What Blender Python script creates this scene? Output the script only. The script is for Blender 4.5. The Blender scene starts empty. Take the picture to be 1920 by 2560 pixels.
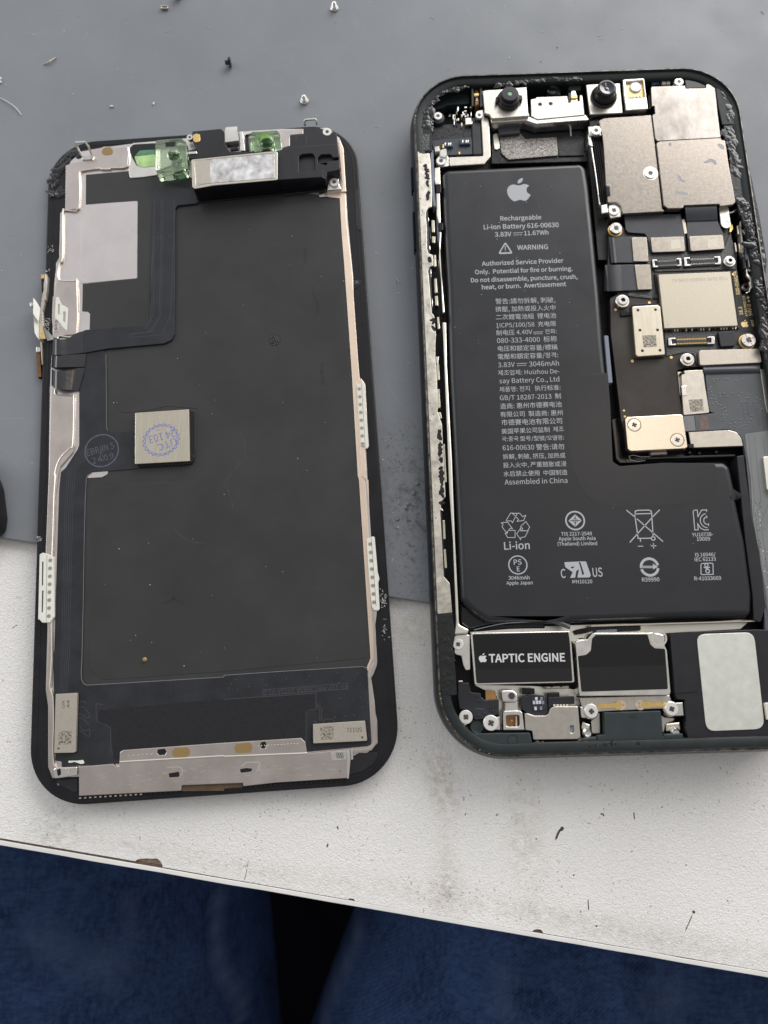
import bpy, bmesh, math, random, os
from mathutils import Vector, Matrix, noise as mnoise
from mathutils.bvhtree import BVHTree

random.seed(7)
try:        # the sans-serif face that ships with Blender itself; the built-in one is the fallback
    FONT = bpy.data.fonts.load(os.path.join(bpy.utils.system_resource('DATAFILES'), 'fonts', 'Noto Sans CJK Regular.woff2'))
except Exception:
    FONT = None
sc = bpy.context.scene
COL = sc.collection
MM = 0.001

# ------------------------------------------------------------------ camera
FPX, CAM_H, PITCH, ROLL = 1800.0, 143.315, 0.205956, 0.011731   # focal length in photo pixels, height in mm
cp, sp = math.cos(PITCH), math.sin(PITCH)
cr, sr = math.cos(ROLL), math.sin(ROLL)
CAM_R = Matrix(((1, 0, 0), (0, cp, -sp), (0, sp, cp))) @ Matrix(((cr, 0, sr), (0, 1, 0), (-sr, 0, cr)))
cam_d = bpy.data.cameras.new("camera")
cam = bpy.data.objects.new("camera", cam_d)
COL.objects.link(cam)
cam_d.sensor_fit = 'VERTICAL'
cam_d.sensor_height = 36.0
cam_d.sensor_width = 27.0
cam_d.lens = 36.0 * FPX / 2560.0
cam_d.clip_start = 0.005
cam_d.clip_end = 20
cam.matrix_world = Matrix.Translation((0, 0, CAM_H * MM)) @ CAM_R.to_4x4()
cam_d.dof.use_dof = True
cam_d.dof.focus_distance = 0.139
cam_d.dof.aperture_fstop = 22.0
sc.camera = cam

# ------------------------------------------------------------------ world: a plain lit room, brighter on the far side
w = bpy.data.worlds.new("World")
sc.world = w
w.use_nodes = True
nt = w.node_tree
bg = nt.nodes["Background"]
tc = nt.nodes.new("ShaderNodeTexCoord")
sx = nt.nodes.new("ShaderNodeSeparateXYZ")
nt.links.new(tc.outputs["Generated"], sx.inputs[0])
rp = nt.nodes.new("ShaderNodeValToRGB")
mr = nt.nodes.new("ShaderNodeMapRange")
mr.inputs[1].default_value = -1
mr.inputs[2].default_value = 1
nt.links.new(sx.outputs["Y"], mr.inputs[0])
nt.links.new(mr.outputs[0], rp.inputs[0])
el = rp.color_ramp.elements
el[0].position = 0.30
el[0].color = (0.27, 0.27, 0.28, 1)
el[1].position = 0.95
el[1].color = (0.90, 0.93, 0.98, 1)
e = el.new(0.56)
e.color = (0.50, 0.495, 0.49, 1)
e = el.new(0.70)
e.color = (0.56, 0.56, 0.575, 1)
nt.links.new(rp.outputs[0], bg.inputs[0])
bg.inputs[1].default_value = 1.04


def area_light(name, loc, target, sx_, sy_, watts, col):
    d = bpy.data.lights.new(name, 'AREA')
    d.shape = 'RECTANGLE'
    d.size, d.size_y = sx_, sy_
    d.energy = watts
    d.color = col
    o = bpy.data.objects.new(name, d)
    COL.objects.link(o)
    o.location = loc
    o.rotation_euler = (Vector(target) - Vector(loc)).to_track_quat('-Z', 'Y').to_euler()
    return o


area_light("ceiling_lamp", (1.35, 2.05, 1.25), (0, 0.03, 0), 2.4, 1.6, 66.0, (1.0, 0.98, 0.96))
area_light("warm_lamp", (0.52, 0.50, 1.45), (0.04, 0.03, 0), 0.14, 0.14, 0.36, (1.0, 0.80, 0.58))

area_light("side_fill", (-1.5, 0.55, 0.75), (0, 0.03, 0), 0.9, 0.7, 6.0, (0.92, 0.96, 1.0))  # added lamp on the left, for glints on bent cables and soft fill

sc.view_settings.view_transform = 'Standard'
sc.view_settings.look = 'None'
sc.view_settings.exposure = 0.09
sc.view_settings.gamma = 1.0
sc.view_settings.use_curve_mapping = False
sc.cycles.max_bounces = 8
sc.cycles.use_denoising = True

# ------------------------------------------------------------------ photo measurements -> millimetres on a plane of known height
Q = 500 / 1659.0
ORG = {'A': (60, 270, Q), 'B': (420, 280, Q), 'C': (60, 690, Q), 'D': (560, 690, Q), 'E': (60, 1150, Q), 'F': (560, 1200, Q),
       'G': (60, 1620, Q), 'H': (560, 1620, Q), 'I': (1000, 150, Q), 'J': (1420, 150, Q), 'K': (1420, 480, Q), 'L': (1420, 800, Q),
       'M': (1040, 400, Q), 'N': (1040, 850, Q), 'O': (1040, 1230, Q), 'P': (1420, 1230, Q), 'Q': (1060, 1530, Q), 'R': (1420, 1530, Q),
       'S': (60, 660, 200 / 1301.0), 'T': (1740, 500, 180 / 995.0), 'U': (1020, 300, 140 / 774.0), 'V': (1030, 150, 300 / 1659.0),
       'W': (1720, 850, 200 / 1106.0), 'X': (1130, 1680, 350 / 1659.0), 'Z': (0, 0, 1.0)}


def at(px, py, z):
    d = CAM_R @ Vector(((px - 960) / FPX, (1280 - py) / FPX, -1.0))
    t = (z - CAM_H) / d.z
    return (d.x * t, d.y * t)


def parse(spec, z):
    """'A:10,20 30,40@1.5 C:5,6' -> [(x, y, radius or None)] in mm"""
    out, o = [], ORG['Z']
    for tok in spec.split():
        if ':' in tok:
            k, tok = tok.split(':')
            o = ORG[k]
        r = None
        if '@' in tok:
            tok, r = tok.split('@')
            r = float(r)
        a, b = tok.split(',')
        x, y = at(o[0] + float(a) * o[2], o[1] + float(b) * o[2], z)
        out.append((x, y, r))
    return out


def pt(spec, z):
    p = parse(spec, z)[0]
    return (p[0], p[1])


def rounded(pts, r=0.0, seg=4):
    n, out = len(pts), []
    for i in range(n):
        p0, p1, p2 = Vector(pts[i - 1][:2]), Vector(pts[i][:2]), Vector(pts[(i + 1) % n][:2])
        rr = pts[i][2] if len(pts[i]) > 2 and pts[i][2] is not None else r
        a, b = p0 - p1, p2 - p1
        la, lb = a.length, b.length
        if rr <= 0 or la < 1e-6 or lb < 1e-6:
            out.append((p1.x, p1.y))
            continue
        ang = a.angle(b)
        if ang > 2.95 or ang < 0.1:
            out.append((p1.x, p1.y))
            continue
        t = min(rr / math.tan(ang / 2), la * 0.48, lb * 0.48)
        q0, q2 = p1 + a.normalized() * t, p1 + b.normalized() * t
        k = seg if rr < 2 else seg * 2
        for j in range(k + 1):
            s = j / k
            q = q0 * (1 - s) ** 2 + p1 * 2 * s * (1 - s) + q2 * s * s
            c = (q0 + q2) / 2
            out.append((q.x, q.y))
    return out


def inset_rect(x, y, th, W, H, r, d=0.0, seg=14):
    """rounded rectangle outline (counter-clockwise) with its outward normals"""
    hw, hh, rr = W / 2, H / 2, r
    pts = []
    for cx, cy, a0 in ((hw - rr, hh - rr, 0), (-hw + rr, hh - rr, 90), (-hw + rr, -hh + rr, 180), (hw - rr, -hh + rr, 270)):
        for j in range(seg + 1):
            a = math.radians(a0 + 90 * j / seg)
            pts.append((cx + (rr - d) * math.cos(a), cy + (rr - d) * math.sin(a)))
    c, s = math.cos(th), math.sin(th)
    return [(x + px_ * c - py_ * s, y + px_ * s + py_ * c) for px_, py_ in pts]


# ------------------------------------------------------------------ materials
MATS = {}


def mat(name, col, metal=0.0, rough=0.5, var=0.0, vfeat=3.0, rvar=0.0, bump=0.0, bfeat=0.3, spec=0.5, coat=0.0, stretch=None,
        trans=0.0, ior=1.45, alpha=None, col2=None, scratch=0.0):
    """var/vfeat: tone variation and its size in mm; bump/bfeat: relief depth and size in mm; stretch: brushed direction"""
    m = bpy.data.materials.new(name)
    m.use_nodes = True
    t = m.node_tree
    b = t.nodes["Principled BSDF"]
    L = t.links.new
    b.inputs["Base Color"].default_value = (*col, 1)
    b.inputs["Metallic"].default_value = metal
    b.inputs["Roughness"].default_value = rough
    b.inputs["Specular IOR Level"].default_value = spec
    b.inputs["Coat Weight"].default_value = coat
    b.inputs["Coat Roughness"].default_value = 0.15
    b.inputs["Transmission Weight"].default_value = trans
    b.inputs["IOR"].default_value = ior
    if alpha is not None:
        b.inputs["Alpha"].default_value = alpha
    c = t.nodes.new("ShaderNodeTexCoord")
    vec = c.outputs["Object"]
    if stretch:
        mp = t.nodes.new("ShaderNodeMapping")
        mp.inputs["Scale"].default_value = stretch
        L(vec, mp.inputs[0])
        vec = mp.outputs[0]
    if var > 0 or rvar > 0:
        n = t.nodes.new("ShaderNodeTexNoise")
        n.inputs["Scale"].default_value = 1000.0 / vfeat
        n.inputs["Detail"].default_value = 5
        n.inputs["Roughness"].default_value = 0.6
        L(vec, n.inputs["Vector"])
        if var > 0:
            r = t.nodes.new("ShaderNodeValToRGB")
            lo = [max(0, v * (1 - var)) for v in col]
            hi = [min(1, v * (1 + var)) for v in (col2 or col)]
            r.color_ramp.elements[0].position = 0.3
            r.color_ramp.elements[0].color = (*lo, 1)
            r.color_ramp.elements[1].position = 0.7
            r.color_ramp.elements[1].color = (*hi, 1)
            L(n.outputs["Fac"], r.inputs[0])
            L(r.outputs[0], b.inputs["Base Color"])
        if rvar > 0:
            q = t.nodes.new("ShaderNodeMapRange")
            q.inputs[1].default_value = 0.3
            q.inputs[2].default_value = 0.7
            q.inputs[3].default_value = max(0.02, rough - rvar)
            q.inputs[4].default_value = min(1, rough + rvar)
            L(n.outputs["Fac"], q.inputs[0])
            L(q.outputs[0], b.inputs["Roughness"])
    if bump > 0:
        n2 = t.nodes.new("ShaderNodeTexNoise")
        n2.inputs["Scale"].default_value = 1000.0 / bfeat
        n2.inputs["Detail"].default_value = 2
        L(vec, n2.inputs["Vector"])
        bp = t.nodes.new("ShaderNodeBump")
        bp.inputs["Strength"].default_value = 1.0
        bp.inputs["Distance"].default_value = bump * MM
        L(n2.outputs["Fac"], bp.inputs["Height"])
        L(bp.outputs[0], b.inputs["Normal"])
    MATS[name] = m
    return m


mat("bezel_plastic", (0.010, 0.010, 0.012), rough=0.45, spec=0.32, bump=0.012, bfeat=0.18, var=0.3, vfeat=4)
mat("bezel_glass", (0.012, 0.012, 0.014), rough=0.25)
mat("pink_metal", (0.59, 0.525, 0.485), metal=1, rough=0.33, var=0.07, vfeat=6, rvar=0.07, bump=0.006, bfeat=1.4)
mat("edge_metal", (0.82, 0.76, 0.66), metal=1, rough=0.3, var=0.08, vfeat=5)
mat("sheet_metal", (0.68, 0.63, 0.61), metal=1, rough=0.36, var=0.06, vfeat=7, bump=0.003, bfeat=0.5)
mat("peach_metal", (0.86, 0.70, 0.56), metal=1, rough=0.38, var=0.06, vfeat=5)  # peach tint puts a warm lamp's reflection into the side rails' colour
mat("graphite_film", (0.037, 0.037, 0.0365), rough=0.40, var=0.12, vfeat=16, rvar=0.10, bump=0.004, bfeat=2.5, spec=0.38)
mat("flex_dark", (0.020, 0.021, 0.026), rough=0.36, var=0.2, vfeat=6, rvar=0.08, bump=0.01, bfeat=1.6)
mat("flex_gloss", (0.011, 0.011, 0.015), spec=1.0, rough=0.2, var=0.2, vfeat=3, rvar=0.06, bump=0.010, bfeat=0.5, stretch=(0.15, 1, 1))
mat("flex_board", (0.017, 0.018, 0.022), rough=0.42, var=0.25, vfeat=5, rvar=0.1, bump=0.012, bfeat=0.9)
mat("flex_trace", (0.060, 0.062, 0.070), rough=0.35)
mat("black_plastic", (0.013, 0.013, 0.016), rough=0.42, bump=0.006, bfeat=0.3, var=0.25, vfeat=3)
mat("black_gloss", (0.008, 0.008, 0.010), rough=0.2, var=0.2, vfeat=3)
mat("recess", (0.004, 0.004, 0.005), rough=0.6)  # near black, painted as shade inside holes; also used for black parts
mat("brass_chip", (0.67, 0.615, 0.50), metal=1, rough=0.3, var=0.10, vfeat=0.9, stretch=(3.0, 0.25, 1), bump=0.004, bfeat=0.25)
mat("nickel", (0.78, 0.75, 0.70), metal=1, rough=0.27, var=0.07, vfeat=3, rvar=0.08)
mat("stiffener_metal", (0.44, 0.395, 0.335), metal=1, rough=0.27, var=0.10, vfeat=1.0, bump=0.004, bfeat=0.3)
mat("nickel_matt", (0.60, 0.56, 0.495), metal=1, rough=0.34, var=0.09, vfeat=1.2, bump=0.006, bfeat=0.16)
mat("adhesive_wet", (0.006, 0.007, 0.007), rough=0.12, bump=0.14, bfeat=1.0, spec=0.7)
mat("shield_smudged", (0.27, 0.243, 0.215), metal=1, rough=0.24, var=0.22, vfeat=4.5, col2=(0.33, 0.305, 0.28), rvar=0.04, bump=0.0025, bfeat=0.5, stretch=(1, 0.6, 1))
mat("shield_metal", (0.335, 0.297, 0.258), metal=1, rough=0.24, var=0.045, vfeat=0.5, rvar=0.03, bump=0.0025, bfeat=0.4)
mat("label_metal", (0.52, 0.47, 0.40), metal=0.7, rough=0.45, var=0.07, vfeat=0.5)
mat("chip_top", (0.50, 0.455, 0.365), metal=0.6, rough=0.4, var=0.06, vfeat=0.35, bump=0.01, bfeat=0.22)
mat("silver_label", (0.80, 0.80, 0.73), metal=0.75, rough=0.4, var=0.08, vfeat=2.0, bump=0.012, bfeat=2.2)
mat("warm_cover", (0.86, 0.75, 0.62), metal=1, rough=0.28, var=0.06, vfeat=0.3, bump=0.008, bfeat=0.2)
mat("white_tab", (0.74, 0.735, 0.66), rough=0.45, var=0.06, vfeat=1.5)
mat("screw_steel", (0.80, 0.78, 0.74), metal=1, rough=0.22, var=0.08, vfeat=0.4)
mat("screw_white", (0.80, 0.78, 0.74), metal=0.55, rough=0.35, var=0.05, vfeat=0.5)
mat("screw_recess", (0.10, 0.09, 0.085), metal=0.8, rough=0.4)
mat("gold", (0.80, 0.56, 0.22), metal=0.9, rough=0.35, var=0.12, vfeat=0.5)
mat("copper_flex", (0.36, 0.19, 0.07), metal=0.2, rough=0.35, var=0.15, vfeat=1.0)
mat("gold_print", (0.75, 0.58, 0.28), metal=0.5, rough=0.45)
mat("brown_dot", (0.30, 0.20, 0.08), metal=0.3, rough=0.5)
mat("green_core", (0.22, 0.33, 0.24), rough=0.08, trans=0.9, ior=1.49)
mat("green_clear", (0.60, 0.76, 0.55), rough=0.06, trans=0.93, ior=1.49)
mat("green_filter", (0.10, 0.26, 0.16), rough=0.15, var=0.4, vfeat=3, coat=0.5)
mat("green_glow", (0.45, 0.66, 0.28), rough=0.3, var=0.25, vfeat=2)
mat("lens_glass", (0.010, 0.012, 0.028), rough=0.05, coat=1.0)
mat("lens_green", (0.35, 0.55, 0.35), metal=0.3, rough=0.15, var=0.5, vfeat=0.4)
mat("frame_steel", (0.005, 0.006, 0.009), spec=0.12, metal=0.0, rough=0.2, var=0.2, vfeat=12)
mat("frame_rim", (0.11, 0.10, 0.088), metal=0.8, rough=0.3, var=0.85, vfeat=1.3)
mat("frame_ledge", (0.013, 0.017, 0.0175), spec=0.3, rough=0.42, var=0.25, vfeat=3, bump=0.02, bfeat=0.9)
mat("green_plastic", (0.024, 0.034, 0.036), rough=0.5, var=0.15, vfeat=3, bump=0.006, bfeat=0.4)
mat("frame_floor", (0.010, 0.011, 0.012), rough=0.5, var=0.4, vfeat=2)
mat("raw_metal", (0.66, 0.62, 0.54), metal=1, rough=0.36, var=0.16, vfeat=1.6, rvar=0.12, bump=0.02, bfeat=0.8)
mat("rail_metal", (0.86, 0.83, 0.74), metal=1, rough=0.3, var=0.05, vfeat=4)
mat("adhesive", (0.005, 0.005, 0.006), rough=0.16, bump=0.035, bfeat=0.45, rvar=0.08, vfeat=0.6, spec=0.7)
mat("battery_wrap", (0.018, 0.019, 0.0225), rough=0.34, var=0.06, vfeat=9, rvar=0.05, bump=0.004, bfeat=4.0, spec=0.55)
mat("battery_film", (0.0185, 0.0195, 0.0225), spec=0.58, rough=0.29, var=0.06, vfeat=6, bump=0.006, bfeat=2.0)
mat("ink_grey", (0.42, 0.43, 0.45), rough=0.55)
mat("ink_white", (0.62, 0.61, 0.60), rough=0.5)
mat("ink_dark", (0.06, 0.055, 0.05), rough=0.5)
mat("ink_blue", (0.16, 0.18, 0.45), rough=0.5, var=0.45, vfeat=0.4)
mat("ink_slate", (0.085, 0.09, 0.12), rough=0.5, var=0.3, vfeat=0.5)
mat("ink_brown", (0.33, 0.29, 0.23), metal=0.4, rough=0.5)
mat("etch_patch", (0.56, 0.52, 0.44), metal=0.6, rough=0.6, var=0.14, vfeat=0.22)
mat("etch_patch_dark", (0.17, 0.15, 0.12), metal=0.4, rough=0.6, var=1.0, vfeat=0.42, col2=(0.30, 0.27, 0.22))
mat("black_label", (0.011, 0.011, 0.011), rough=0.46, spec=0.25, bump=0.006, bfeat=1.5, stretch=(0.12, 1, 1), var=0.2, vfeat=5)
mat("board_solder", (0.024, 0.018, 0.015), rough=0.34, var=0.35, vfeat=5, rvar=0.08, spec=0.6)
mat("board_black", (0.011, 0.011, 0.012), rough=0.45, bump=0.02, bfeat=0.3)
mat("foam", (0.020, 0.020, 0.021), rough=0.38, bump=0.12, bfeat=0.3, var=0.8, vfeat=0.3, spec=0.8)
mat("speckled_tape", (0.09, 0.085, 0.08), metal=0.5, rough=0.4, var=0.9, vfeat=0.3, col2=(0.28, 0.26, 0.24), bump=0.06, bfeat=0.22)
mat("tape_black", (0.013, 0.013, 0.015), rough=0.32, bump=0.05, bfeat=0.8, rvar=0.12, vfeat=1)
mat("grey_tape", (0.20, 0.22, 0.27), rough=0.45)
mat("flex_clear", (0.20, 0.205, 0.205), rough=0.36, var=0.15, vfeat=5, bump=0.012, bfeat=1.2, stretch=(1, 0.3, 1))
mat("dock_flex", (0.095, 0.10, 0.108), rough=0.33, var=0.12, vfeat=4, bump=0.008, bfeat=0.8)
mat("flex_grey", (0.050, 0.053, 0.061), rough=0.36, var=0.15, vfeat=4, bump=0.012, bfeat=1.0)
mat("component_white", (0.72, 0.68, 0.58), rough=0.35, metal=0.3)
mat("component_blue", (0.02, 0.05, 0.09), rough=0.3)
mat("foam_strip", (0.07, 0.062, 0.055), rough=0.9, bump=0.1, bfeat=0.25, var=0.5, vfeat=0.4)
mat("pearl", (0.55, 0.72, 0.62), rough=0.2, metal=0.3, var=0.3, vfeat=0.8, col2=(0.8, 0.7, 0.78))


# ------------------------------------------------------------------ mesh builder (all coordinates in mm, world axes)
WORLD = {}          # object name -> world origin in mm


class MB:
    def __init__(self):
        self.v, self.f, self.mi, self.mats = [], [], [], []

    def slot(self, m):
        if m not in self.mats:
            self.mats.append(m)
        return self.mats.index(m)

    def add(self, verts, faces, m):
        k, s = len(self.v), self.slot(m)
        self.v += [tuple(q) for q in verts]
        for fc in faces:
            self.f.append([k + i for i in fc])
            self.mi.append(s)
        return self

    def add_mesh(self, me, m, fn=None):
        vs = [tuple(fn(q.co)) if fn else tuple(q.co) for q in me.vertices]
        self.add(vs, [list(p.vertices) for p in me.polygons], m)
        bpy.data.meshes.remove(me)

    def prism(self, outline, z0, z1, m, bevel=0.0, holes=(), bseg=1):
        c = bpy.data.curves.new('c', 'CURVE')
        c.dimensions = '2D'
        c.fill_mode = 'BOTH'
        for loop in [outline] + list(holes):
            s = c.splines.new('POLY')
            s.points.add(len(loop) - 1)
            for q, a in zip(s.points, loop):
                q.co = (a[0], a[1], 0, 1)
            s.use_cyclic_u = True
        h = (z1 - z0) / 2
        bevel = min(bevel, h * 0.95)
        c.extrude = max(h - bevel, 1e-5)
        if bevel > 0:
            c.bevel_depth = bevel
            c.bevel_resolution = bseg
            c.offset = -bevel
        o = bpy.data.objects.new('c', c)
        me = bpy.data.meshes.new_from_object(o)
        bpy.data.objects.remove(o)
        bpy.data.curves.remove(c)
        zc = (z0 + z1) / 2
        self.add_mesh(me, m, lambda q: (q.x, q.y, q.z + zc))
        return self

    def poly(self, spec, z0, z1, m, r=0.0, bevel=0.0, holes=(), bseg=1):
        return self.prism(rounded(parse(spec, z1), r), z0, z1, m, bevel, [rounded(parse(h, z1), r) if isinstance(h, str) else h for h in holes], bseg)

    def lathe(self, x, y, prof, m, seg=32, cap_top=True, cap_bot=False, sx=1.0, sy=1.0):
        vs, fs = [], []
        for r, z in prof:
            for j in range(seg):
                a = 2 * math.pi * j / seg
                vs.append((x + r * sx * math.cos(a), y + r * sy * math.sin(a), z))
        for i in range(len(prof) - 1):
            for j in range(seg):
                k = (j + 1) % seg
                fs.append([i * seg + j, i * seg + k, (i + 1) * seg + k, (i + 1) * seg + j])
        if cap_top:
            fs.append([(len(prof) - 1) * seg + j for j in range(seg)])
        if cap_bot:
            fs.append(list(reversed(range(seg))))
        return self.add(vs, fs, m)

    def disc(self, x, y, z, r, m, seg=24):
        return self.add([(x + r * math.cos(2 * math.pi * j / seg), y + r * math.sin(2 * math.pi * j / seg), z) for j in range(seg)], [list(range(seg))], m)

    def tube(self, path, r, m, seg=8, taper=None):
        vs, fs = [], []
        n = len(path)
        P = [Vector(q) for q in path]
        for i in range(n):
            d = (P[min(i + 1, n - 1)] - P[max(i - 1, 0)]).normalized()
            u = d.cross(Vector((0, 0, 1)))
            if u.length < 1e-3:
                u = d.cross(Vector((0, 1, 0)))
            u.normalize()
            vv = d.cross(u)
            rr = r * (taper[i] if taper else 1)
            for j in range(seg):
                a = 2 * math.pi * j / seg
                vs.append(P[i] + u * rr * math.cos(a) + vv * rr * math.sin(a))
        for i in range(n - 1):
            for j in range(seg):
                k = (j + 1) % seg
                fs.append([i * seg + j, i * seg + k, (i + 1) * seg + k, (i + 1) * seg + j])
        fs.append(list(range(seg)))
        fs.append([(n - 1) * seg + j for j in range(seg)])
        return self.add(vs, fs, m)

    def strip(self, rows, th, m, sub=5):
        """a bent sheet: rows of (left xyz, right xyz), smoothed along its length, thickness th downwards"""
        A = smooth([r[0] for r in rows], sub)
        B = smooth([r[1] for r in rows], sub)
        vs, fs = [], []
        for a, b in zip(A, B):
            vs += [tuple(a), tuple(b), (a[0], a[1], a[2] - th), (b[0], b[1], b[2] - th)]
        for i in range(len(A) - 1):
            k, l = 4 * i, 4 * i + 4
            fs += [[k, k + 1, l + 1, l], [k + 2, l + 2, l + 3, k + 3], [k, l, l + 2, k + 2], [k + 1, k + 3, l + 3, l + 1]]
        fs += [[0, 2, 3, 1]]
        k = 4 * (len(A) - 1)
        fs += [[k, k + 1, k + 3, k + 2]]
        return self.add(vs, fs, m)

    def line(self, pts, width, z, m, closed=False, dz=0.0004):
        """a drawn stroke lying on a surface"""
        P = list(pts) + ([pts[0]] if closed else [])
        k = 0
        for i in range(len(P) - 1):
            a, b = Vector(P[i][:2]), Vector(P[i + 1][:2])
            if (b - a).length < 1e-6:
                continue
            d = (b - a).normalized()
            n = Vector((-d.y, d.x)) * width / 2
            e = d * width * 0.5
            zz = z + dz * (i % 5)
            q = [a + n - e, a - n - e, b - n + e, b + n + e]
            self.add([(t.x, t.y, zz) for t in q], [[0, 1, 2, 3]], m)
        return self

    def text(self, s, spec, z, m, bold=0.0, tall=1.0, spacing=1.0):
        p = parse(spec, z)
        a, b = Vector(p[0][:2]), Vector(p[1][:2])
        c = bpy.data.curves.new('t', 'FONT')
        c.body = s
        if FONT:
            c.font = FONT
        c.offset = bold * (0.36 if FONT else 1.0)
        c.resolution_u = 4
        c.space_character = spacing
        o = bpy.data.objects.new('t', c)
        me = bpy.data.meshes.new_from_object(o)
        bpy.data.objects.remove(o)
        bpy.data.curves.remove(c)
        xs = [q.co.x for q in me.vertices]
        x0, x1 = min(xs), max(xs)
        d = (b - a)
        k = d.length / (x1 - x0)
        d.normalize()
        n = Vector((-d.y, d.x))

        def fn(q):
            w_ = a + d * ((q.x - x0) * k) + n * (q.y * k * tall)
            return (w_.x, w_.y, z)
        self.add_mesh(me, m, fn)
        return self

    def goo(self, spec, width, z, m, amp=0.25, step=0.12, rows=7, base=0.0):
        """a ragged ridge of torn adhesive along a path"""
        P = [Vector(q[:2]) for q in parse(spec, z)]
        amp *= 0.6
        for i in range(len(P) - 1):
            ln = (P[i + 1] - P[i]).length
            d = (P[i + 1] - P[i]).normalized()
            n = Vector((-d.y, d.x))
            for j in range(max(2, int(ln * width * 0.55 / 0.42) + int(ln / 0.45))):
                wd = width * (0.45 + 0.5 * random.random())
                q = P[i] + d * random.uniform(0, ln) + n * random.gauss(0, 0.27) * wd
                r = random.uniform(0.2, 0.34 + 0.20 * min(width, 2.5))
                e = random.uniform(1.0, 2.3)
                a = math.atan2(d.y, d.x) + random.gauss(0, 0.7)
                h = amp * random.uniform(0.25, 1.0) * min(1.0, r / 0.3 + 0.2)
                ca, sa = math.cos(a), math.sin(a)
                vs, fs = [], []
                sg = 9
                prof = [(1.0, -0.05), (0.93, h * 0.45), (0.68, h * 0.85), (0.3, h)]
                jit = [random.uniform(0.75, 1.2) for _ in range(sg)]
                for rr, zz in prof:
                    for k in range(sg):
                        t = 2 * math.pi * k / sg
                        u, v = rr * r * e * math.cos(t) * jit[k], rr * r * math.sin(t) * jit[k]
                        vs.append((q.x + u * ca - v * sa, q.y + u * sa + v * ca, z + base + zz))
                for m_ in range(len(prof) - 1):
                    for k in range(sg):
                        k2 = (k + 1) % sg
                        fs.append([m_ * sg + k, m_ * sg + k2, (m_ + 1) * sg + k2, (m_ + 1) * sg + k])
                fs.append([(len(prof) - 1) * sg + k for k in range(sg)])
                self.add(vs, fs, m)
        return self

    def build(self, name, parent=None, smooth_deg=35, label=None, **tags):
        bm = bmesh.new()
        vv = [bm.verts.new(q) for q in self.v]
        bm.verts.ensure_lookup_table()
        for fc, s in zip(self.f, self.mi):
            try:
                f = bm.faces.new([vv[i] for i in fc])
                f.material_index = s
                f.smooth = True
            except ValueError:
                pass
        bmesh.ops.remove_doubles(bm, verts=bm.verts, dist=2e-5)
        bmesh.ops.recalc_face_normals(bm, faces=bm.faces)
        lo = [min(v.co[i] for v in bm.verts) for i in range(3)]
        hi = [max(v.co[i] for v in bm.verts) for i in range(3)]
        c = Vector(((lo[0] + hi[0]) / 2, (lo[1] + hi[1]) / 2, lo[2]))
        for v in bm.verts:
            v.co = (v.co - c) * MM
        me = bpy.data.meshes.new(name)
        bm.to_mesh(me)
        bm.free()
        me.set_sharp_from_angle(angle=math.radians(smooth_deg))
        if smooth_deg < 90:
            for p in me.polygons:
                if abs(p.normal.z) > 0.9995:
                    p.use_smooth = False
        for m in self.mats:
            me.materials.append(MATS[m])
        o = bpy.data.objects.new(name, me)
        COL.objects.link(o)
        base = WORLD[parent.name] if parent else Vector((0, 0, 0))
        if parent:
            o.parent = parent
        o.location = (c - base) * MM
        WORLD[o.name] = c
        if label:
            o['label'] = label
        for k, v in tags.items():
            o[k] = v
        return o


def smooth(P, sub):
    """Catmull-Rom through 3-D points"""
    P = [Vector(q) for q in P]
    if sub <= 1 or len(P) < 3:
        return P
    out = []
    for i in range(len(P) - 1):
        p0, p1, p2, p3 = P[max(i - 1, 0)], P[i], P[i + 1], P[min(i + 2, len(P) - 1)]
        for j in range(sub):
            t = j / sub
            out.append(0.5 * ((2 * p1) + (p2 - p0) * t + (2 * p0 - 5 * p1 + 4 * p2 - p3) * t * t + (3 * p1 - p0 - 3 * p2 + p3) * t ** 3))
    out.append(P[-1])
    return out


def at3(spec, z):
    x, y = pt(spec, z)
    return (x, y, z)


def prism(name, parent, spec, z0, z1, m, r=0.0, bevel=0.04, holes=(), label=None, bseg=1):
    return MB().poly(spec, z0, z1, m, r, bevel, holes, bseg).build(name, parent, label=label)


def thing(name, label, cat, loc=(0, 0, 0), group=None):
    o = bpy.data.objects.new(name, None)
    o.empty_display_size = 0.005
    COL.objects.link(o)
    o.location = Vector(loc) * MM
    WORLD[o.name] = Vector(loc)
    o['label'] = label
    o['category'] = cat
    if group:
        o['group'] = group
    return o


def screw_mesh(b, x, y, z, r, h=0.25, head='screw_white', star=True, rot=0.3):
    """flat screw head with a cross recess"""
    b.lathe(x, y, [(r, z - h), (r, z - 0.08), (r * 0.93, z), (r * 0.42, z)], head, 28, cap_top=False)
    b.lathe(x, y, [(r * 0.42, z), (r * 0.36, z - 0.1)], head, 28, cap_top=True)
    for k in range(2):
        a = rot + k * math.pi / 2
        d = Vector((math.cos(a), math.sin(a))) * r * 0.42
        n = Vector((-d.y, d.x)) * 0.36
        c = Vector((x, y))
        zz = z + 0.003 + 0.001 * k
        b.add([(*(c + d + n), zz), (*(c - d + n), zz), (*(c - d - n), zz), (*(c + d - n), zz)], [[0, 1, 2, 3]], 'screw_recess')
    return b


def screw(parent, spec, z, r, h=0.3, head='screw_white', rot=None):
    x, y = pt(spec, z)
    return screw_mesh(MB(), x, y, z, r, h, head, rot=random.uniform(0, 1.5) if rot is None else rot).build('screw', parent)


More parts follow.
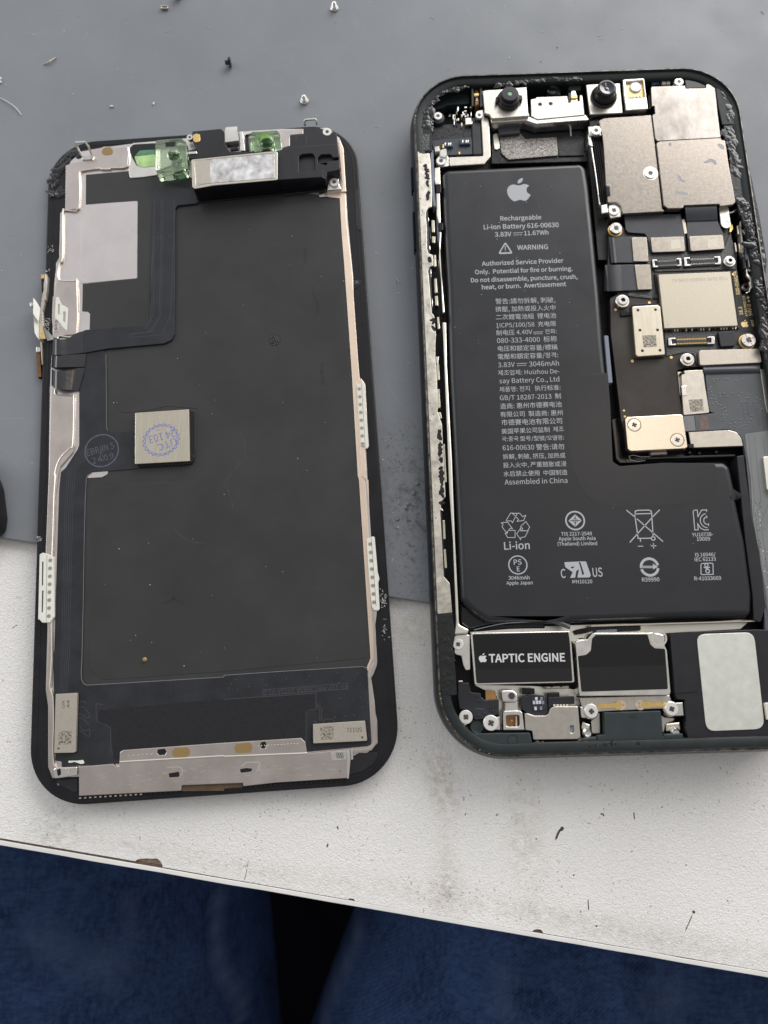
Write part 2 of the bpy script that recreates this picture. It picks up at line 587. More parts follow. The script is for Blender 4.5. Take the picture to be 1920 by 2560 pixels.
def standoff(parent, spec, z, r, h=0.9, m='nickel'):
    x, y = pt(spec, z)
    b = MB()
    b.lathe(x, y, [(r, z - h), (r, z - 0.45), (r * 0.96, z - 0.4), (r * 0.74, z - 0.38), (r * 0.72, z - 0.05), (r * 0.66, z), (r * 0.36, z), (r * 0.33, z - 0.02), (r * 0.3, z - 0.5)], m, 28, cap_top=False)
    b.disc(x, y, z - 0.3, r * 0.32, 'recess')
    return b.build('standoff', parent)


APPLE = [(0.50, 0.70), (0.42, 0.725), (0.30, 0.755), (0.17, 0.72), (0.06, 0.60), (0.02, 0.44), (0.06, 0.25), (0.16, 0.08), (0.27, -0.01),
         (0.36, 0.0), (0.47, 0.035), (0.56, 0.035), (0.66, 0.0), (0.76, 0.0), (0.86, 0.09), (0.96, 0.245), (0.93, 0.275), (0.84, 0.36), (0.815, 0.47), (0.84, 0.58), (0.93, 0.665),
         (0.90, 0.70), (0.80, 0.75), (0.70, 0.75), (0.60, 0.715)]
LEAF = [(0.48, 0.80), (0.49, 0.90), (0.56, 0.985), (0.69, 1.035), (0.70, 0.96), (0.64, 0.86), (0.56, 0.805)]


def fruit_mark(b, spec_l, spec_r, z, m):
    """bitten-apple emblem standing on the line from left to right"""
    a, c = Vector(pt(spec_l, z)), Vector(pt(spec_r, z))
    d = c - a
    n = Vector((-d.y, d.x))
    for shp in (APPLE, LEAF):
        loop = smooth([(q[0], q[1], 0) for q in shp + shp[:1]], 4)[:-1]
        b.prism([tuple(a + d * q.x + n * q.y) for q in loop], z - 0.004, z, m)


def ring(b, cx, cy, r0, r1, z, m, seg=36, a0=0, a1=360):
    vs, fs = [], []
    for j in range(seg + 1):
        a = math.radians(a0 + (a1 - a0) * j / seg)
        vs += [(cx + r0 * math.cos(a), cy + r0 * math.sin(a), z), (cx + r1 * math.cos(a), cy + r1 * math.sin(a), z)]
    for j in range(seg):
        fs.append([2 * j, 2 * j + 1, 2 * j + 3, 2 * j + 2])
    b.add(vs, fs, m)
# ------------------------------------------------------------------ setting: mat, table, floor, person
def node_mat(name):
    m = bpy.data.materials.new(name)
    m.use_nodes = True
    MATS[name] = m
    t = m.node_tree
    return t, t.nodes["Principled BSDF"], t.nodes.new("ShaderNodeTexCoord").outputs["Object"]


def nz(t, vec, feat, detail=3, rough=0.55, dist=0.0):
    n = t.nodes.new("ShaderNodeTexNoise")
    n.inputs["Scale"].default_value = 1000.0 / feat
    n.inputs["Detail"].default_value = detail
    n.inputs["Roughness"].default_value = rough
    n.inputs["Distortion"].default_value = dist
    t.links.new(vec, n.inputs["Vector"])
    return n.outputs["Fac"]


def rng(t, x, a, b, c=0.0, d=1.0):
    q = t.nodes.new("ShaderNodeMapRange")
    for i, v in enumerate((a, b, c, d)):
        q.inputs[i + 1].default_value = v
    t.links.new(x, q.inputs[0])
    return q.outputs[0]


def mul(t, x, y, op='MULTIPLY'):
    q = t.nodes.new("ShaderNodeMath")
    q.operation = op
    for i, v in enumerate((x, y)):
        if isinstance(v, (int, float)):
            q.inputs[i].default_value = v
        else:
            t.links.new(v, q.inputs[i])
    return q.outputs[0]


def mixc(t, f, a, b):
    q = t.nodes.new("ShaderNodeMix")
    q.data_type = 'RGBA'
    for i, v in ((0, f), (6, a), (7, b)):
        if isinstance(v, tuple):
            q.inputs[i].default_value = (*v, 1)
        elif isinstance(v, (int, float)):
            q.inputs[i].default_value = v
        else:
            t.links.new(v, q.inputs[i])
    return q.outputs[2]


def blob(t, vec, x, y, rx, ry, ang=0.0):
    """soft spot mask (1 in the centre) at object-space mm"""
    mp = t.nodes.new("ShaderNodeMapping")
    mp.vector_type = 'TEXTURE'
    mp.inputs["Location"].default_value = (x * MM, y * MM, 0)
    mp.inputs["Rotation"].default_value = (0, 0, ang)
    mp.inputs["Scale"].default_value = (rx * MM, ry * MM, 1000)
    t.links.new(vec, mp.inputs[0])
    le = t.nodes.new("ShaderNodeVectorMath")
    le.operation = 'LENGTH'
    t.links.new(mp.outputs[0], le.inputs[0])
    return rng(t, le.outputs["Value"], 0.0, 1.0, 1.0, 0.0)


def bump(t, b, h, dist):
    bp = t.nodes.new("ShaderNodeBump")
    bp.inputs["Distance"].default_value = dist * MM
    t.links.new(h, bp.inputs["Height"])
    t.links.new(bp.outputs[0], b.inputs["Normal"])


TABLE_Z = -1.6
ma, mb_ = Vector(pt("0,1345", 0)), Vector(pt("1070,1507", 0))
md = (mb_ - ma).normalized()
mn = Vector((-md.y, md.x))
mat_c = ma + md * 60
mat_loop = [tuple(mat_c - md * 260), tuple(mat_c + md * 300), tuple(mat_c + md * 300 + mn * 330), tuple(mat_c - md * 260 + mn * 330)]

# silicone mat material: object origin = centre of the mat
t, b, vec = node_mat("mat_silicone")
cx = sum(p[0] for p in mat_loop) / 4
cy = sum(p[1] for p in mat_loop) / 4
xs = [p[0] for p in mat_loop]
ys = [p[1] for p in mat_loop]
mcx, mcy = (min(xs) + max(xs)) / 2, (min(ys) + max(ys)) / 2
base = mixc(t, rng(t, nz(t, vec, 30, 4), 0.35, 0.65), (0.192, 0.204, 0.222), (0.222, 0.235, 0.252))
sx1, sy1 = pt("1035,1290", 0)
sm = blob(t, vec, sx1 - mcx, sy1 - mcy, 9, 26, 0.05)
grain = rng(t, nz(t, vec, 1.1, 5, 0.7, 0.6), 0.50, 0.66)
base = mixc(t, mul(t, mul(t, sm, grain), 0.95), base, (0.05, 0.05, 0.05))
sx2, sy2 = pt("1010,1220", 0)
sm2 = blob(t, vec, sx2 - mcx, sy2 - mcy, 8, 7)
base = mixc(t, mul(t, mul(t, sm2, rng(t, nz(t, vec, 2.4, 4), 0.45, 0.7)), 0.6), base, (0.06, 0.06, 0.06))
streak = rng(t, nz(t, vec, 14, 5, 0.7, 2.0), 0.56, 0.75)
base = mixc(t, mul(t, streak, 0.25), base, (0.26, 0.275, 0.29))
t.links.new(base, b.inputs["Base Color"])
t.links.new(rng(t, nz(t, vec, 11, 4), 0.3, 0.7, 0.42, 0.56), b.inputs["Roughness"])
bump(t, b, nz(t, vec, 0.25, 2), 0.006)
mt = MB().prism(rounded([(*p, None) for p in mat_loop], 6), TABLE_Z, 0.0, "mat_silicone", 0.25).build("repair_mat")
WORLD[mt.name] = WORLD[mt.name]
mt['label'] = "blue grey silicone work mat with dust and smudges under both phone halves"
mt['category'] = "work mat"

mat("mat_scratch", (0.30, 0.315, 0.335), rough=0.5)
b_ = MB()
random.seed(17)
for k in range(46):
    px_, py_ = random.choice([(random.uniform(0, 1900), random.uniform(0, 170)), (random.uniform(0, 1000), random.uniform(0, 300)), (random.uniform(930, 1030), random.uniform(200, 1400)), (random.uniform(0, 80), random.uniform(300, 1300))])
    x, y = at(px_, py_, 0)
    a_ = random.gauss(-0.7, 0.7)
    l_ = random.uniform(1, 8)
    q_ = [(x + l_ * s_ * math.cos(a_ + .12 * s_), y + l_ * s_ * math.sin(a_ + .12 * s_)) for s_ in (0, .35, .7, 1)]
    b_.line(q_, random.uniform(.025, .06), 0.003, "mat_scratch")
so_ = b_.build("scratches", mt)
so_['kind'] = "stuff"

# table
ea, eb = Vector(pt("0,2097", TABLE_Z)), Vector(pt("1920,2427", TABLE_Z))
ed = (eb - ea).normalized()
en = Vector((-ed.y, ed.x))
ec = ea + ed * 70


def along(k, off):
    return tuple(ec + ed * k + en * off)


t, b, vec = node_mat("table_laminate")
top_loop = [along(-420, 0.0), along(420, 0.0), along(420, 520), along(-420, 520)]
# a broken-out chip in the edge
chip = []
for px_, py_ in ((352, 2157), (338, 2153), (343, 2149), (352, 2147), (366, 2146), (380, 2147), (392, 2146), (400, 2152), (405, 2160), (407, 2168)):
    chip.append(at(px_, py_, TABLE_Z))
chip2 = [at(*q, TABLE_Z) for q in ((1330, 2329), (1336, 2324), (1346, 2323), (1355, 2326), (1358, 2333))]
chip3 = [at(*q, TABLE_Z) for q in ((870, 2249), (874, 2246), (884, 2247), (888, 2253))]
edge = [along(-420, 0)]
for k in (chip, chip3, chip2):
    edge += k[1:] if k is chip else k
edge += [along(420, 0)]
table_loop = edge + [along(420, 520), along(-420, 520)]
txs = [p[0] for p in table_loop]
tys = [p[1] for p in table_loop]
tcx, tcy = (min(txs) + max(txs)) / 2, (min(tys) + max(tys)) / 2
base = mixc(t, rng(t, nz(t, vec, 45, 4), 0.3, 0.7), (0.755, 0.735, 0.705), (0.84, 0.82, 0.79))


def stain(base, spec, rx, ry, ang, col, k, feat):
    x, y = pt(spec, TABLE_Z)
    f = mul(t, blob(t, vec, x - tcx, y - tcy, rx, ry, ang), rng(t, nz(t, vec, feat, 5, 0.7), 0.4, 0.68))
    return mixc(t, mul(t, f, k), base, col)


base = stain(base, "1110,2110", 3.5, 22, 0.02, (0.48, 0.44, 0.35), 0.3, 1.1)
base = stain(base, "1115,2230", 4.5, 9, 0.0, (0.33, 0.27, 0.2), 0.75, 0.8)
base = stain(base, "1105,1950", 4, 9, 0.2, (0.33, 0.27, 0.17), 0.9, 1.4)
base = stain(base, "1310,2090", 5.5, 16, 0.02, (0.50, 0.46, 0.36), 0.75, 2.0)
base = stain(base, "130,2080", 7, 7, 0.0, (0.40, 0.38, 0.33), 0.7, 1.2)
base = stain(base, "1030,1560", 5, 8, 0.3, (0.50, 0.46, 0.33), 0.7, 2.0)
base = stain(base, "1700,2360", 40, 4, -0.17, (0.48, 0.43, 0.38), 0.4, 1.0)
base = stain(base, "1400,2295", 60, 3, -0.17, (0.40, 0.36, 0.31), 0.55, 0.9)
base = stain(base, "500,2150", 55, 2.6, -0.17, (0.42, 0.39, 0.34), 0.5, 0.9)
# fine dark pits in the relief
pits = rng(t, nz(t, vec, 0.55, 2, 0.5), 0.645, 0.70)
base = mixc(t, mul(t, pits, mul(t, rng(t, nz(t, vec, 9, 3), 0.42, 0.62), 0.7)), base, (0.22, 0.20, 0.18))
t.links.new(base, b.inputs["Base Color"])
t.links.new(rng(t, nz(t, vec, 4, 3), 0.3, 0.7, 0.20, 0.36), b.inputs["Roughness"])
h = rng(t, nz(t, vec, 0.62, 1, 0.4, 1.6), 0.40, 0.60)
bump(t, b, h, 0.042)
mat("edge_band", (0.74, 0.72, 0.69), rough=0.4, var=0.05, vfeat=5)
mat("particle_board", (0.27, 0.20, 0.13), rough=0.85, var=0.5, vfeat=0.6, bump=0.25, bfeat=0.5)
mat("seam_dirt", (0.10, 0.075, 0.055), rough=0.9, var=0.4, vfeat=1)

table = thing("work_table", "white textured laminate table top with worn front edge and small brown chips", "table", (tcx, tcy, TABLE_Z - 18))
MB().prism(table_loop, TABLE_Z - 0.4, TABLE_Z, "table_laminate").build("table_top", table)
MB().prism([along(-420, 0.15), along(420, 0.15), along(420, 519), along(-420, 519)], TABLE_Z - 18, TABLE_Z - 0.42, "particle_board").build("board_core", table)
MB().prism([along(-420, -0.3), along(420, -0.3), along(420, 0.1), along(-420, 0.1)], TABLE_Z - 17, TABLE_Z - 0.12, "seam_dirt").build("glue_seam", table)
n_e = 130
band = [along(-420, -0.17)]
lo_, hi_ = [], []
for i in range(n_e + 1):
    k = -420 + 840 * i / n_e
    lo_.append(along(k, -1.12 + 0.09 * mnoise.noise(Vector((k * 0.09, 3, 0)))))
    hi_.append(along(k, -0.28 + 0.13 * mnoise.noise(Vector((k * 0.2, 9, 0)))))
MB().prism(lo_ + hi_[::-1], TABLE_Z - 18, TABLE_Z + 0.02, "edge_band", 0.12).build("edge_band", table)
# dark nicks and burnt marks pressed into the laminate
b_ = MB()
random.seed(11)
for spec, wd in (("1388,2101 1402,2070", 0.42), ("1403,2078 1406,2066", 0.7), ("1584,2029 1586,2050", 0.22), ("1470,2247 1472,2277", 0.22), ("1712,2330 1732,2284", 0.16),
                 ("1731,2282 1737,2277", 0.62), ("817,2112 821,2114", 0.7), ("843,2065 846,2074", 0.25), ("1124,1934 1126,1935", 0.5), ("1162,2035 1164,2037", 0.5),
                 ("1241,2036 1243,2038", 0.45), ("1501,2036 1508,2034", 0.32), ("1508,2035 1510,2040", 0.3), ("1579,2128 1580,2130", 0.4), ("1818,2251 1820,2253", 0.4), ("1433,2187 1436,2189", 0.4),
                 ("611,2201 618,2170", 0.13), ("618,2170 621,2150", 0.07), ("1339,2096 1342,2098", 0.3), ("30,1570 38,1566", 0.2), ("40,1565 41,1562", 0.3), ("1654,2017 1656,2019", 0.3),
                 ("1714,2162 1716,2164", 0.3), ("1490,2313 1492,2318", 0.3), ("1450,2279 1453,2280", 0.3)):
    P = [Vector(q[:2]) for q in parse(spec, TABLE_Z)]
    d = P[1] - P[0]
    nn = Vector((-d.y, d.x)).normalized()
    pts = []
    for s, sg in ((0, 0), (.2, 1), (.5, 1), (.8, 1), (1, 0), (.8, -1), (.5, -1), (.2, -1)):
        pts.append(tuple(P[0] + d * s + nn * sg * wd * 0.5 * random.uniform(.6, 1.25)))
    b_ = MB()
    b_.prism(pts, TABLE_Z - 0.01, TABLE_Z + 0.012, "nick" if "nick" in MATS else (mat("nick", (0.085, 0.06, 0.05), rough=0.8, var=0.5, vfeat=0.4) and "nick"))
    b_.build("surface_nick", table)

# floor under the table
mat("floor_dark", (0.002, 0.002, 0.003), rough=1.0, var=0.3, vfeat=200, spec=0.0)  # near-black base colour stands in for the shade under the table
fl = MB().prism([(-2500, -2500), (2500, -2500), (2500, 2500), (-2500, 2500)], -760, -740, "floor_dark").build("floor")
fl['kind'] = "structure"

# seated person's jeans
t, b, vec = node_mat("denim")
def jeans_mesh():
    bm = bmesh.new()
    me = bpy.data.meshes.new('j')
    gx_l = pt("700,2500", -165)[0]
    joints = [(-30, -470, -175), (-86, -420, -180), (-8, -420, -180), (-118, -180, -176), (-128, 25, -170), (48, -180, -176), (130, 25, -170),
              (-130, 60, -420), (-130, 70, -690), (150, 60, -420), (150, 70, -690), (10, -440, 20)]
    radii = [125, 95, 95, 84, 68, 103, 84, 58, 46, 58, 46, 135]
    edges = [(0, 1), (0, 2), (1, 3), (3, 4), (2, 5), (5, 6), (4, 7), (7, 8), (6, 9), (9, 10), (0, 11)]
    me.from_pydata([Vector(j) for j in joints], edges, [])
    o = bpy.data.objects.new('j', me)
    COL.objects.link(o)
    md_ = o.modifiers.new('s', 'SKIN')
    for sv, r in zip(me.skin_vertices[0].data, radii):
        sv.radius = (r, r)
    me.skin_vertices[0].data[0].use_root = True
    ss = o.modifiers.new('d', 'SUBSURF')
    ss.levels = 4
    ss.render_levels = 4
    dg = bpy.context.evaluated_depsgraph_get()
    m2 = bpy.data.meshes.new_from_object(o.evaluated_get(dg))
    bpy.data.objects.remove(o)
    b = MB()
    b.add_mesh(m2, "denim")
    for i, q in enumerate(b.v):      # folds in the cloth
        v = Vector(q)
        k = mnoise.noise(Vector((v.x * 0.03, v.y * 0.055, 1.3))) * 3.0 + mnoise.noise(Vector((v.x * 0.09, v.y * 0.07, 5.1))) * 1.3
        b.v[i] = (v.x, v.y, v.z + k)
    return b


person = thing("person", "seated person's lap in dark blue jeans below the table edge", "person", (0, -300, -740))

jb = jeans_mesh()
jo = jb.build("jeans", person, smooth_deg=180)
off = WORLD[jo.name]
tree_ = BVHTree.FromPolygons([Vector(q) for q in jb.v], jb.f)


def on_cloth(q):
    """where a photo point falls on the trousers, in the mesh's own mm"""
    px_, py_ = (float(v) for v in q.split(','))
    d_ = CAM_R @ Vector(((px_ - 960) / FPX, (1280 - py_) / FPX, -1.0))
    hit = tree_.ray_cast(Vector((0, 0, CAM_H)), d_.normalized())[0]
    if hit is None:
        hit = Vector((*at(px_, py_, -110), -110))
    return Vector((hit.x - off.x, hit.y - off.y))



big = rng(t, nz(t, vec, 22, 6, 0.72, 0.4), 0.40, 0.66)
fine = rng(t, nz(t, vec, 1.9, 4, 0.75), 0.38, 0.68)
base = mixc(t, big, (0.006, 0.016, 0.058), (0.045, 0.085, 0.205))
base = mixc(t, mul(t, fine, 0.45), base, (0.045, 0.085, 0.21))
for sc_ in ((1, 0.22, 1), (0.22, 1, 1)):      # slubby yarn, lengthwise and crosswise
    mq = t.nodes.new("ShaderNodeMapping")
    mq.inputs["Scale"].default_value = sc_
    t.links.new(vec, mq.inputs[0])
    base = mixc(t, mul(t, rng(t, nz(t, mq.outputs[0], 1.0, 3, 0.7), 0.42, 0.66), 0.6), base, (0.06, 0.105, 0.23) if sc_[0] == 1 else (0.004, 0.009, 0.032))
wv = t.nodes.new("ShaderNodeTexWave")
wv.inputs["Scale"].default_value = 1000 / 2.6
wv.inputs["Distortion"].default_value = 1.5
mp = t.nodes.new("ShaderNodeMapping")
mp.inputs["Rotation"].default_value = (0, 0, 0.9)
t.links.new(vec, mp.inputs[0])
t.links.new(mp.outputs[0], wv.inputs["Vector"])
base = mixc(t, mul(t, wv.outputs["Fac"], 0.25), base, (0.05, 0.09, 0.20))
# whisker creases worn pale
for path, wd, gain in (("548,2225 542,2290 540,2350 552,2420 572,2460 600,2490 610,2530 600,2560", 3.2, 0.75), ("905,2300 880,2380 850,2440 825,2500 800,2570", 3.0, 0.6),
                       ("330,2230 322,2300 330,2360", 4.0, 0.3), ("60,2330 180,2380 330,2440", 9.0, 0.35), ("1250,2400 1262,2480 1250,2560", 6.0, 0.3), ("1700,2440 1640,2560", 9.0, 0.35)):
    P = [on_cloth(q) for q in path.split()]
    for a_, c_ in zip(P[:-1], P[1:]):
        d_ = c_ - a_
        m_ = (a_ + c_) / 2
        base = mixc(t, mul(t, blob(t, vec, m_.x, m_.y, d_.length * 0.75, wd, math.atan2(d_.y, d_.x)), gain), base, (0.11, 0.155, 0.27))
t.links.new(base, b.inputs["Base Color"])
b.inputs["Roughness"].default_value = 0.9
b.inputs["Specular IOR Level"].default_value = 0.15
bump(t, b, mul(t, nz(t, vec, 1.4, 3, 0.7), wv.outputs["Fac"], 'ADD'), 0.25)


# ------------------------------------------------------------------ the removed screen, face down
SX, SY, STH = -38.1177, 46.5083, 0.070381
screen = thing("phone_screen", "removed phone screen lying face down on the left, showing metal backing and black ribbon cables", "phone screen", (SX, SY, 0))
MB().prism(inset_rect(SX, SY, STH, 69.9, 142.3, 10.8), 0.02, 0.85, "bezel_glass", 0.2).build("cover_glass", screen)
b = MB()
b.prism(inset_rect(SX, SY, STH, 69.5, 141.9, 10.6), 0.85, 1.6, "bezel_plastic", 0.28, bseg=2)
# mould line round the bezel and the notch on its long edge
b.prism(inset_rect(SX, SY, STH, 69.5, 141.9, 10.6, 1.0), 1.58, 1.66, "bezel_plastic", 0.06, holes=[inset_rect(SX, SY, STH, 69.5, 141.9, 10.6, 1.35)])
b.poly("B:1548,655 1580,640 1605,960 1600,990 1572,968 1560,930", 1.5, 1.72, "black_plastic", 0.2, 0.05)
for q, r in (("G:287,1127", .33), ("G:403,1163", .33), ("H:1085,1003", .36), ("H:1203,953", .36)):
    x, y = pt(q, 1.6)
    b.lathe(x, y, [(r * 1.2, 1.6), (r, 1.68), (r * .9, 1.68), (r * .85, 1.62)], "bezel_plastic", 16, cap_top=False)
    b.disc(x, y, 1.64, r * .85, "flex_clear")
b.build("bezel_frame", screen)

# metal backing sheet under everything
ZS = 1.7
prism("backing_sheet", screen,
      "A:355,470 480,360 640,330 860,300 1350,250 B:470,170 930,140 1150,140 1320,130 1420,215 1475,640 1490,900 D:1070,0 1075,180 1120,800 1175,1400 F:1190,0 1215,400 1220,480 1270,1080 "
      "1255,1200 1270,1500 1240,1610 H:1220,250 1230,400 1270,600 1275,790 1200,860 1060,950 G:400,1070 235,1070 200,960 200,480 180,350 E:195,1400 180,750 205,133 C:215,950 235,520 250,60 A:275,1270 300,1240 310,860 345,830",
      1.55, ZS, "sheet_metal", 0.3, 0.03)
# raised left frame with its bright rolled edge
prism("side_frame", screen,
      "A:345,475 340,828@.6 300,868@.6 290,1240 265,1285 C:262,60 245,180 235,510 275,520 295,498@.5 440,482@.6 447,40@.6 440,30 298,40@.4 292,0 A:300,1290 325,1245 332,860 345,848 462,835@.5 470,545@.6 482,520 620,508 640,515 712,512 725,502 860,490@.6 870,330@.4 850,322 735,328 715,318 660,318 640,330 570,345 480,440 400,455",
      1.62, 2.02, "pink_metal", 0.15, 0.13, bseg=2)
prism("side_frame", screen,
      "C:222,940 215,1200 205,1659 E:200,200 188,500 178,760 C:175,1659 E:200,1400 196,1659 G:178,340 203,470 207,890 197,985 235,1085 262,1075 255,1000 300,985 262,980 247,955 250,640 250,420 228,330 240,100 E:240,1330 245,800 255,600 262,300 285,120 300,60 C:340,1540 405,1465 420,1410 430,1010 400,992 270,988 262,950".replace("C:175,1659 E:200,1400", "E:195,1380 200,1400"),
      1.62, 2.02, "pink_metal", 0.2, 0.13, bseg=2)
# bright rolled lip along the frame's inner edge
for spec in ("C:262,940 268,985 395,995 416,1010 408,1390 380,1430 310,1500 275,1570 258,1640 E:262,150 252,300 243,600 235,800 230,1000 228,1320 G:232,0 222,250 215,330 242,420 246,640 241,800 246,960 275,985",
             "A:462,545 455,832 345,848 326,870 322,1240 296,1290 292,1425 C:430,42 440,60 438,475 300,497 285,520", "A:865,330 868,480 725,498 712,508 640,508 622,502 478,522 465,545"):
    P = [(q[0], q[1], 1.99) for q in parse(spec, 1.99)]
    MB().tube(smooth(P, 3), 0.17, "edge_metal", 8).build("rolled_edge", screen)
# right side strips
prism("side_rail", screen, "B:1250,690 1400,665 1445,660 1470,640 1480,900 D:1068,0 1075,180 1120,800 1135,900 1165,1400 F:1170,0 1190,300 1200,480 1200,700 1230,1150 1240,1270 1240,1400 1240,1480 1210,1540 1195,1600 1185,1560 1215,1480 1210,1390 1120,0 D:1110,1659 1060,800 1005,0 B:1440,1000 1425,715 1290,700",
      1.66, 1.86, "peach_metal", 0.1, 0.05)
prism("side_strip", screen, "B:1420,215 1455,300 1475,640 1480,660 1450,660 1430,420 1415,260", 1.66, 2.2, "peach_metal", 0.1, 0.08)
prism("side_strip", screen, "D:1135,850 1160,880 1172,900 1200,1410 1190,1430 1172,1440 1180,1659 F:1200,180 1195,0 1180,0 1190,300 1150,-100 D:1140,1659 1130,1430 1098,890".replace("1190,300 1150,-100 ", ""),
      1.7, 2.0, "peach_metal", 0.1, 0.06)
prism("side_strip", screen, "F:1245,1090 1252,1200 1250,1270 1265,1380 1272,1500 1268,1540 1242,1610 H:1222,250 1250,440 1262,600 1276,780 1225,850 1070,880 1070,845 1205,828 1230,790 1222,500 1200,250 1215,170 1238,120 F:1232,1080", 1.62, 2.0, "pink_metal", 0.2, 0.1)
# film over the panel
ZF = 1.78
prism("graphite_film", screen,
      "A:513,553 870,522 880,580 1105,553 B:60,520 300,560 1290,690 1425,712 D:1003,0 1062,800 1112,1659 F:1122,0 1167,600 1212,1400 1216,1480 1186,1545 1186,1600 G:1659,300 500,340 420,400 E:450,400 C:457,1659 457,960 540,445 548,315@.6 530,296 482,292 487,60 A:485,1458 938,1412@.3 941,770@.3 512,800",
      ZS - 0.02, ZF, "graphite_film", 0.08, 0.03)
b = MB()      # pressed outline of the panel under the film
b.poly("A:1280,850@.6 B:260,800 1395,730@.8 D:980,0 1040,800 1090,1659 F:1100,0 1150,600 1195,1475@1 C:1659,1659 G:1659,195 650,265@3 545,180@2 E:545,1500 560,160 940,200 1420,180 C:1450,1100 1180,1080 1000,1120 800,1140@2 720,1000@2 700,740 A:1270,1600".replace("C:1659,1659 ", ""),
       ZF - 0.01, ZF + 0.05, "graphite_film", 1.0, 0.045)
x, y = pt("D:420,532", ZF)
for k in range(44):
    a = random.uniform(0, 6.3)
    r = random.uniform(0.05, 1.15)
    b.lathe(x + r * math.cos(a), y + r * math.sin(a), [(0.22, ZF), (0.18, ZF + .1), (0.08, ZF + .15)], "black_gloss", 8)
ring(b, x, y, 1.15, 1.3, ZF + 0.056, "black_plastic", 30)
b.build("panel_film", screen)
prism("metal_tab", screen, "E:525,150 645,143@.3 692,118@.4 697,90 560,103 530,120", ZF, ZF + 0.09, "sheet_metal", 0.1, 0.02)
prism("metal_tab", screen, "C:484,296 530,298@.3 547,322 543,470 440,470 450,300", ZF - .03, ZF + 0.03, "sheet_metal", 0.1, 0.02)
# exposed square of backing
b = MB()
b.poly("A:514,802 940,768@.3 940,1412@.3 472,1455 470,860", ZS, ZS + 0.05, "sheet_metal", 0.1, 0.02)
for a_, c_ in (("A:515,820", "A:490,1000"), ("A:460,1395", "A:535,1450")):
    b.line([pt(a_, ZS + .06), pt(c_, ZS + .06)], 0.14, ZS + 0.056, "edge_metal")
b.build("backing_window", screen)
# board-like flex on the left and along the bottom
ZB = 1.95
prism("flex_board", screen,
      "C:505,600 655,612@.5 680,650@.4 686,1250@.5 705,1293 910,1288 1380,1250@.3 E:1400,35 940,72 560,103@.6 522,140@.6 510,300 497,900 484,1659 G:478,255 492,288@.6 520,303 1659,237 H:0,222 1150,150@.5 1190,180@.6 1222,760 1222,800@.4 1190,815 690,862 640,745 0,785 G:1659,788 830,842 790,960 310,985 312,942 255,935 262,870 247,400 240,0 E:248,1659 272,800 290,250 305,100 C:345,1590 410,1490 445,1435 457,1400 458,960 490,900",
      ZF - 0.02, ZB, "flex_board", 0.2, 0.05)
# printed traces along the left run, vias, meander and the part number block
b = MB()
for k in range(5):
    o_ = k * 16
    P = parse(f"C:{590 - o_ * 1.2},{1440 - o_ * 0.5} {440 - o_},{1590} E:{425 - o_},{110} {405 - o_},{400} {395 - o_},{800} {385 - o_},{1200} {378 - o_},{1640} G:{372 - o_},{100} {360 - o_},{360}", ZB)
    b.line(P, 0.07, ZB + 0.012, "flex_trace")
for i, spec in enumerate(("G:445,442 505,442 512,462", "G:445,490 500,490 540,540 545,575 510,580 490,555 450,545", "G:455,580 480,580 540,635", "G:460,640 490,690 545,675 550,715 535,735 470,690", "G:655,468 600,462 598,520 610,610 680,640 718,660 722,850 740,890")):
    b.line(parse(spec, ZB), 0.11, ZB + 0.014, "flex_trace")
for spec in ("H:765,460 812,500 812,600", "H:765,480 795,512 795,600", "H:750,605 800,640 840,590 900,590 925,620", "H:680,860 682,520 762,505 762,375 0,425"):
    b.line(parse(spec, ZB), 0.10, ZB + 0.014, "flex_trace")
b.line(parse("H:322,347 1022,292 1027,340 325,392", ZB), 0.09, ZB + 0.014, "flex_trace", closed=True)
b.text("FX-11P-MKC3883A-1021A-V1.0", "H:1018,303 330,352", ZB + 0.016, "flex_trace")
for q in ("H:420,230", "H:517,258", "H:710,238", "H:943,208", "H:1108,210", "H:953,287", "H:1128,298", "H:957,420", "H:1132,412", "H:1147,494", "H:1008,565", "H:1080,562", "H:920,575", "H:350,312", "H:95,265", "H:62,300", "H:40,335", "H:110,347", "H:207,322", "H:320,265", "H:1190,655", "H:1197,728"):
    x, y = pt(q, ZB)
    b.lathe(x, y, [(0.13, ZB), (0.1, ZB + 0.05), (0.05, ZB + 0.07)], "flex_trace", 10)
for cx_ in (955, 1215, 1415):
    for k in range(8):
        x, y = pt(f"G:{cx_ + (cx_ - 1215) * 0.0},{290 + k * 24 - (cx_ - 955) * 0.06}", ZB)
        b.lathe(x, y, [(0.07, ZB), (0.05, ZB + 0.04)], "flex_trace", 8)
b.line(parse("C:680,650 686,1250 692,1280", ZB), 0.09, ZB + .01, "flex_clear")
b.line(parse("E:560,108 528,128 517,160 508,330 498,750 492,1150 484,1500 480,1659 G:474,200 478,262 492,292 520,308 800,292 1300,262 1659,240 H:0,226 500,192 1150,153 1180,166", ZB), 0.1, ZB + .01, "flex_clear")  # glint along the board's edge, drawn as a pale line
b.build("board_traces", screen)
mat("film_mark", (0.012, 0.012, 0.013), rough=0.5, alpha=0.10)
mat("film_mark_pale", (0.16, 0.16, 0.165), rough=0.4, alpha=0.09)
b = MB()
for spec, wd in (("B:1140,1140 1135,1250", .7), ("D:735,120 750,180 775,240 778,300", .5), ("D:815,730 812,800 825,885", .8), ("E:1170,1190 1240,1150 1310,1180", .6)):
    b.line(parse(spec, ZF), wd, ZF + .054, "film_mark")
for k in range(9):
    b.line([pt(f"E:{770 + k * 26 + 10 * math.sin(j * .6 + k)},{440 + k * 9 + j * 14}", ZF) for j in range(9)], .07, ZF + .054, "film_mark")
b.line(parse("E:1240,560 1290,620 1360,665 1440,690 1500,690", ZF), .35, ZF + .056, "film_mark_pale")
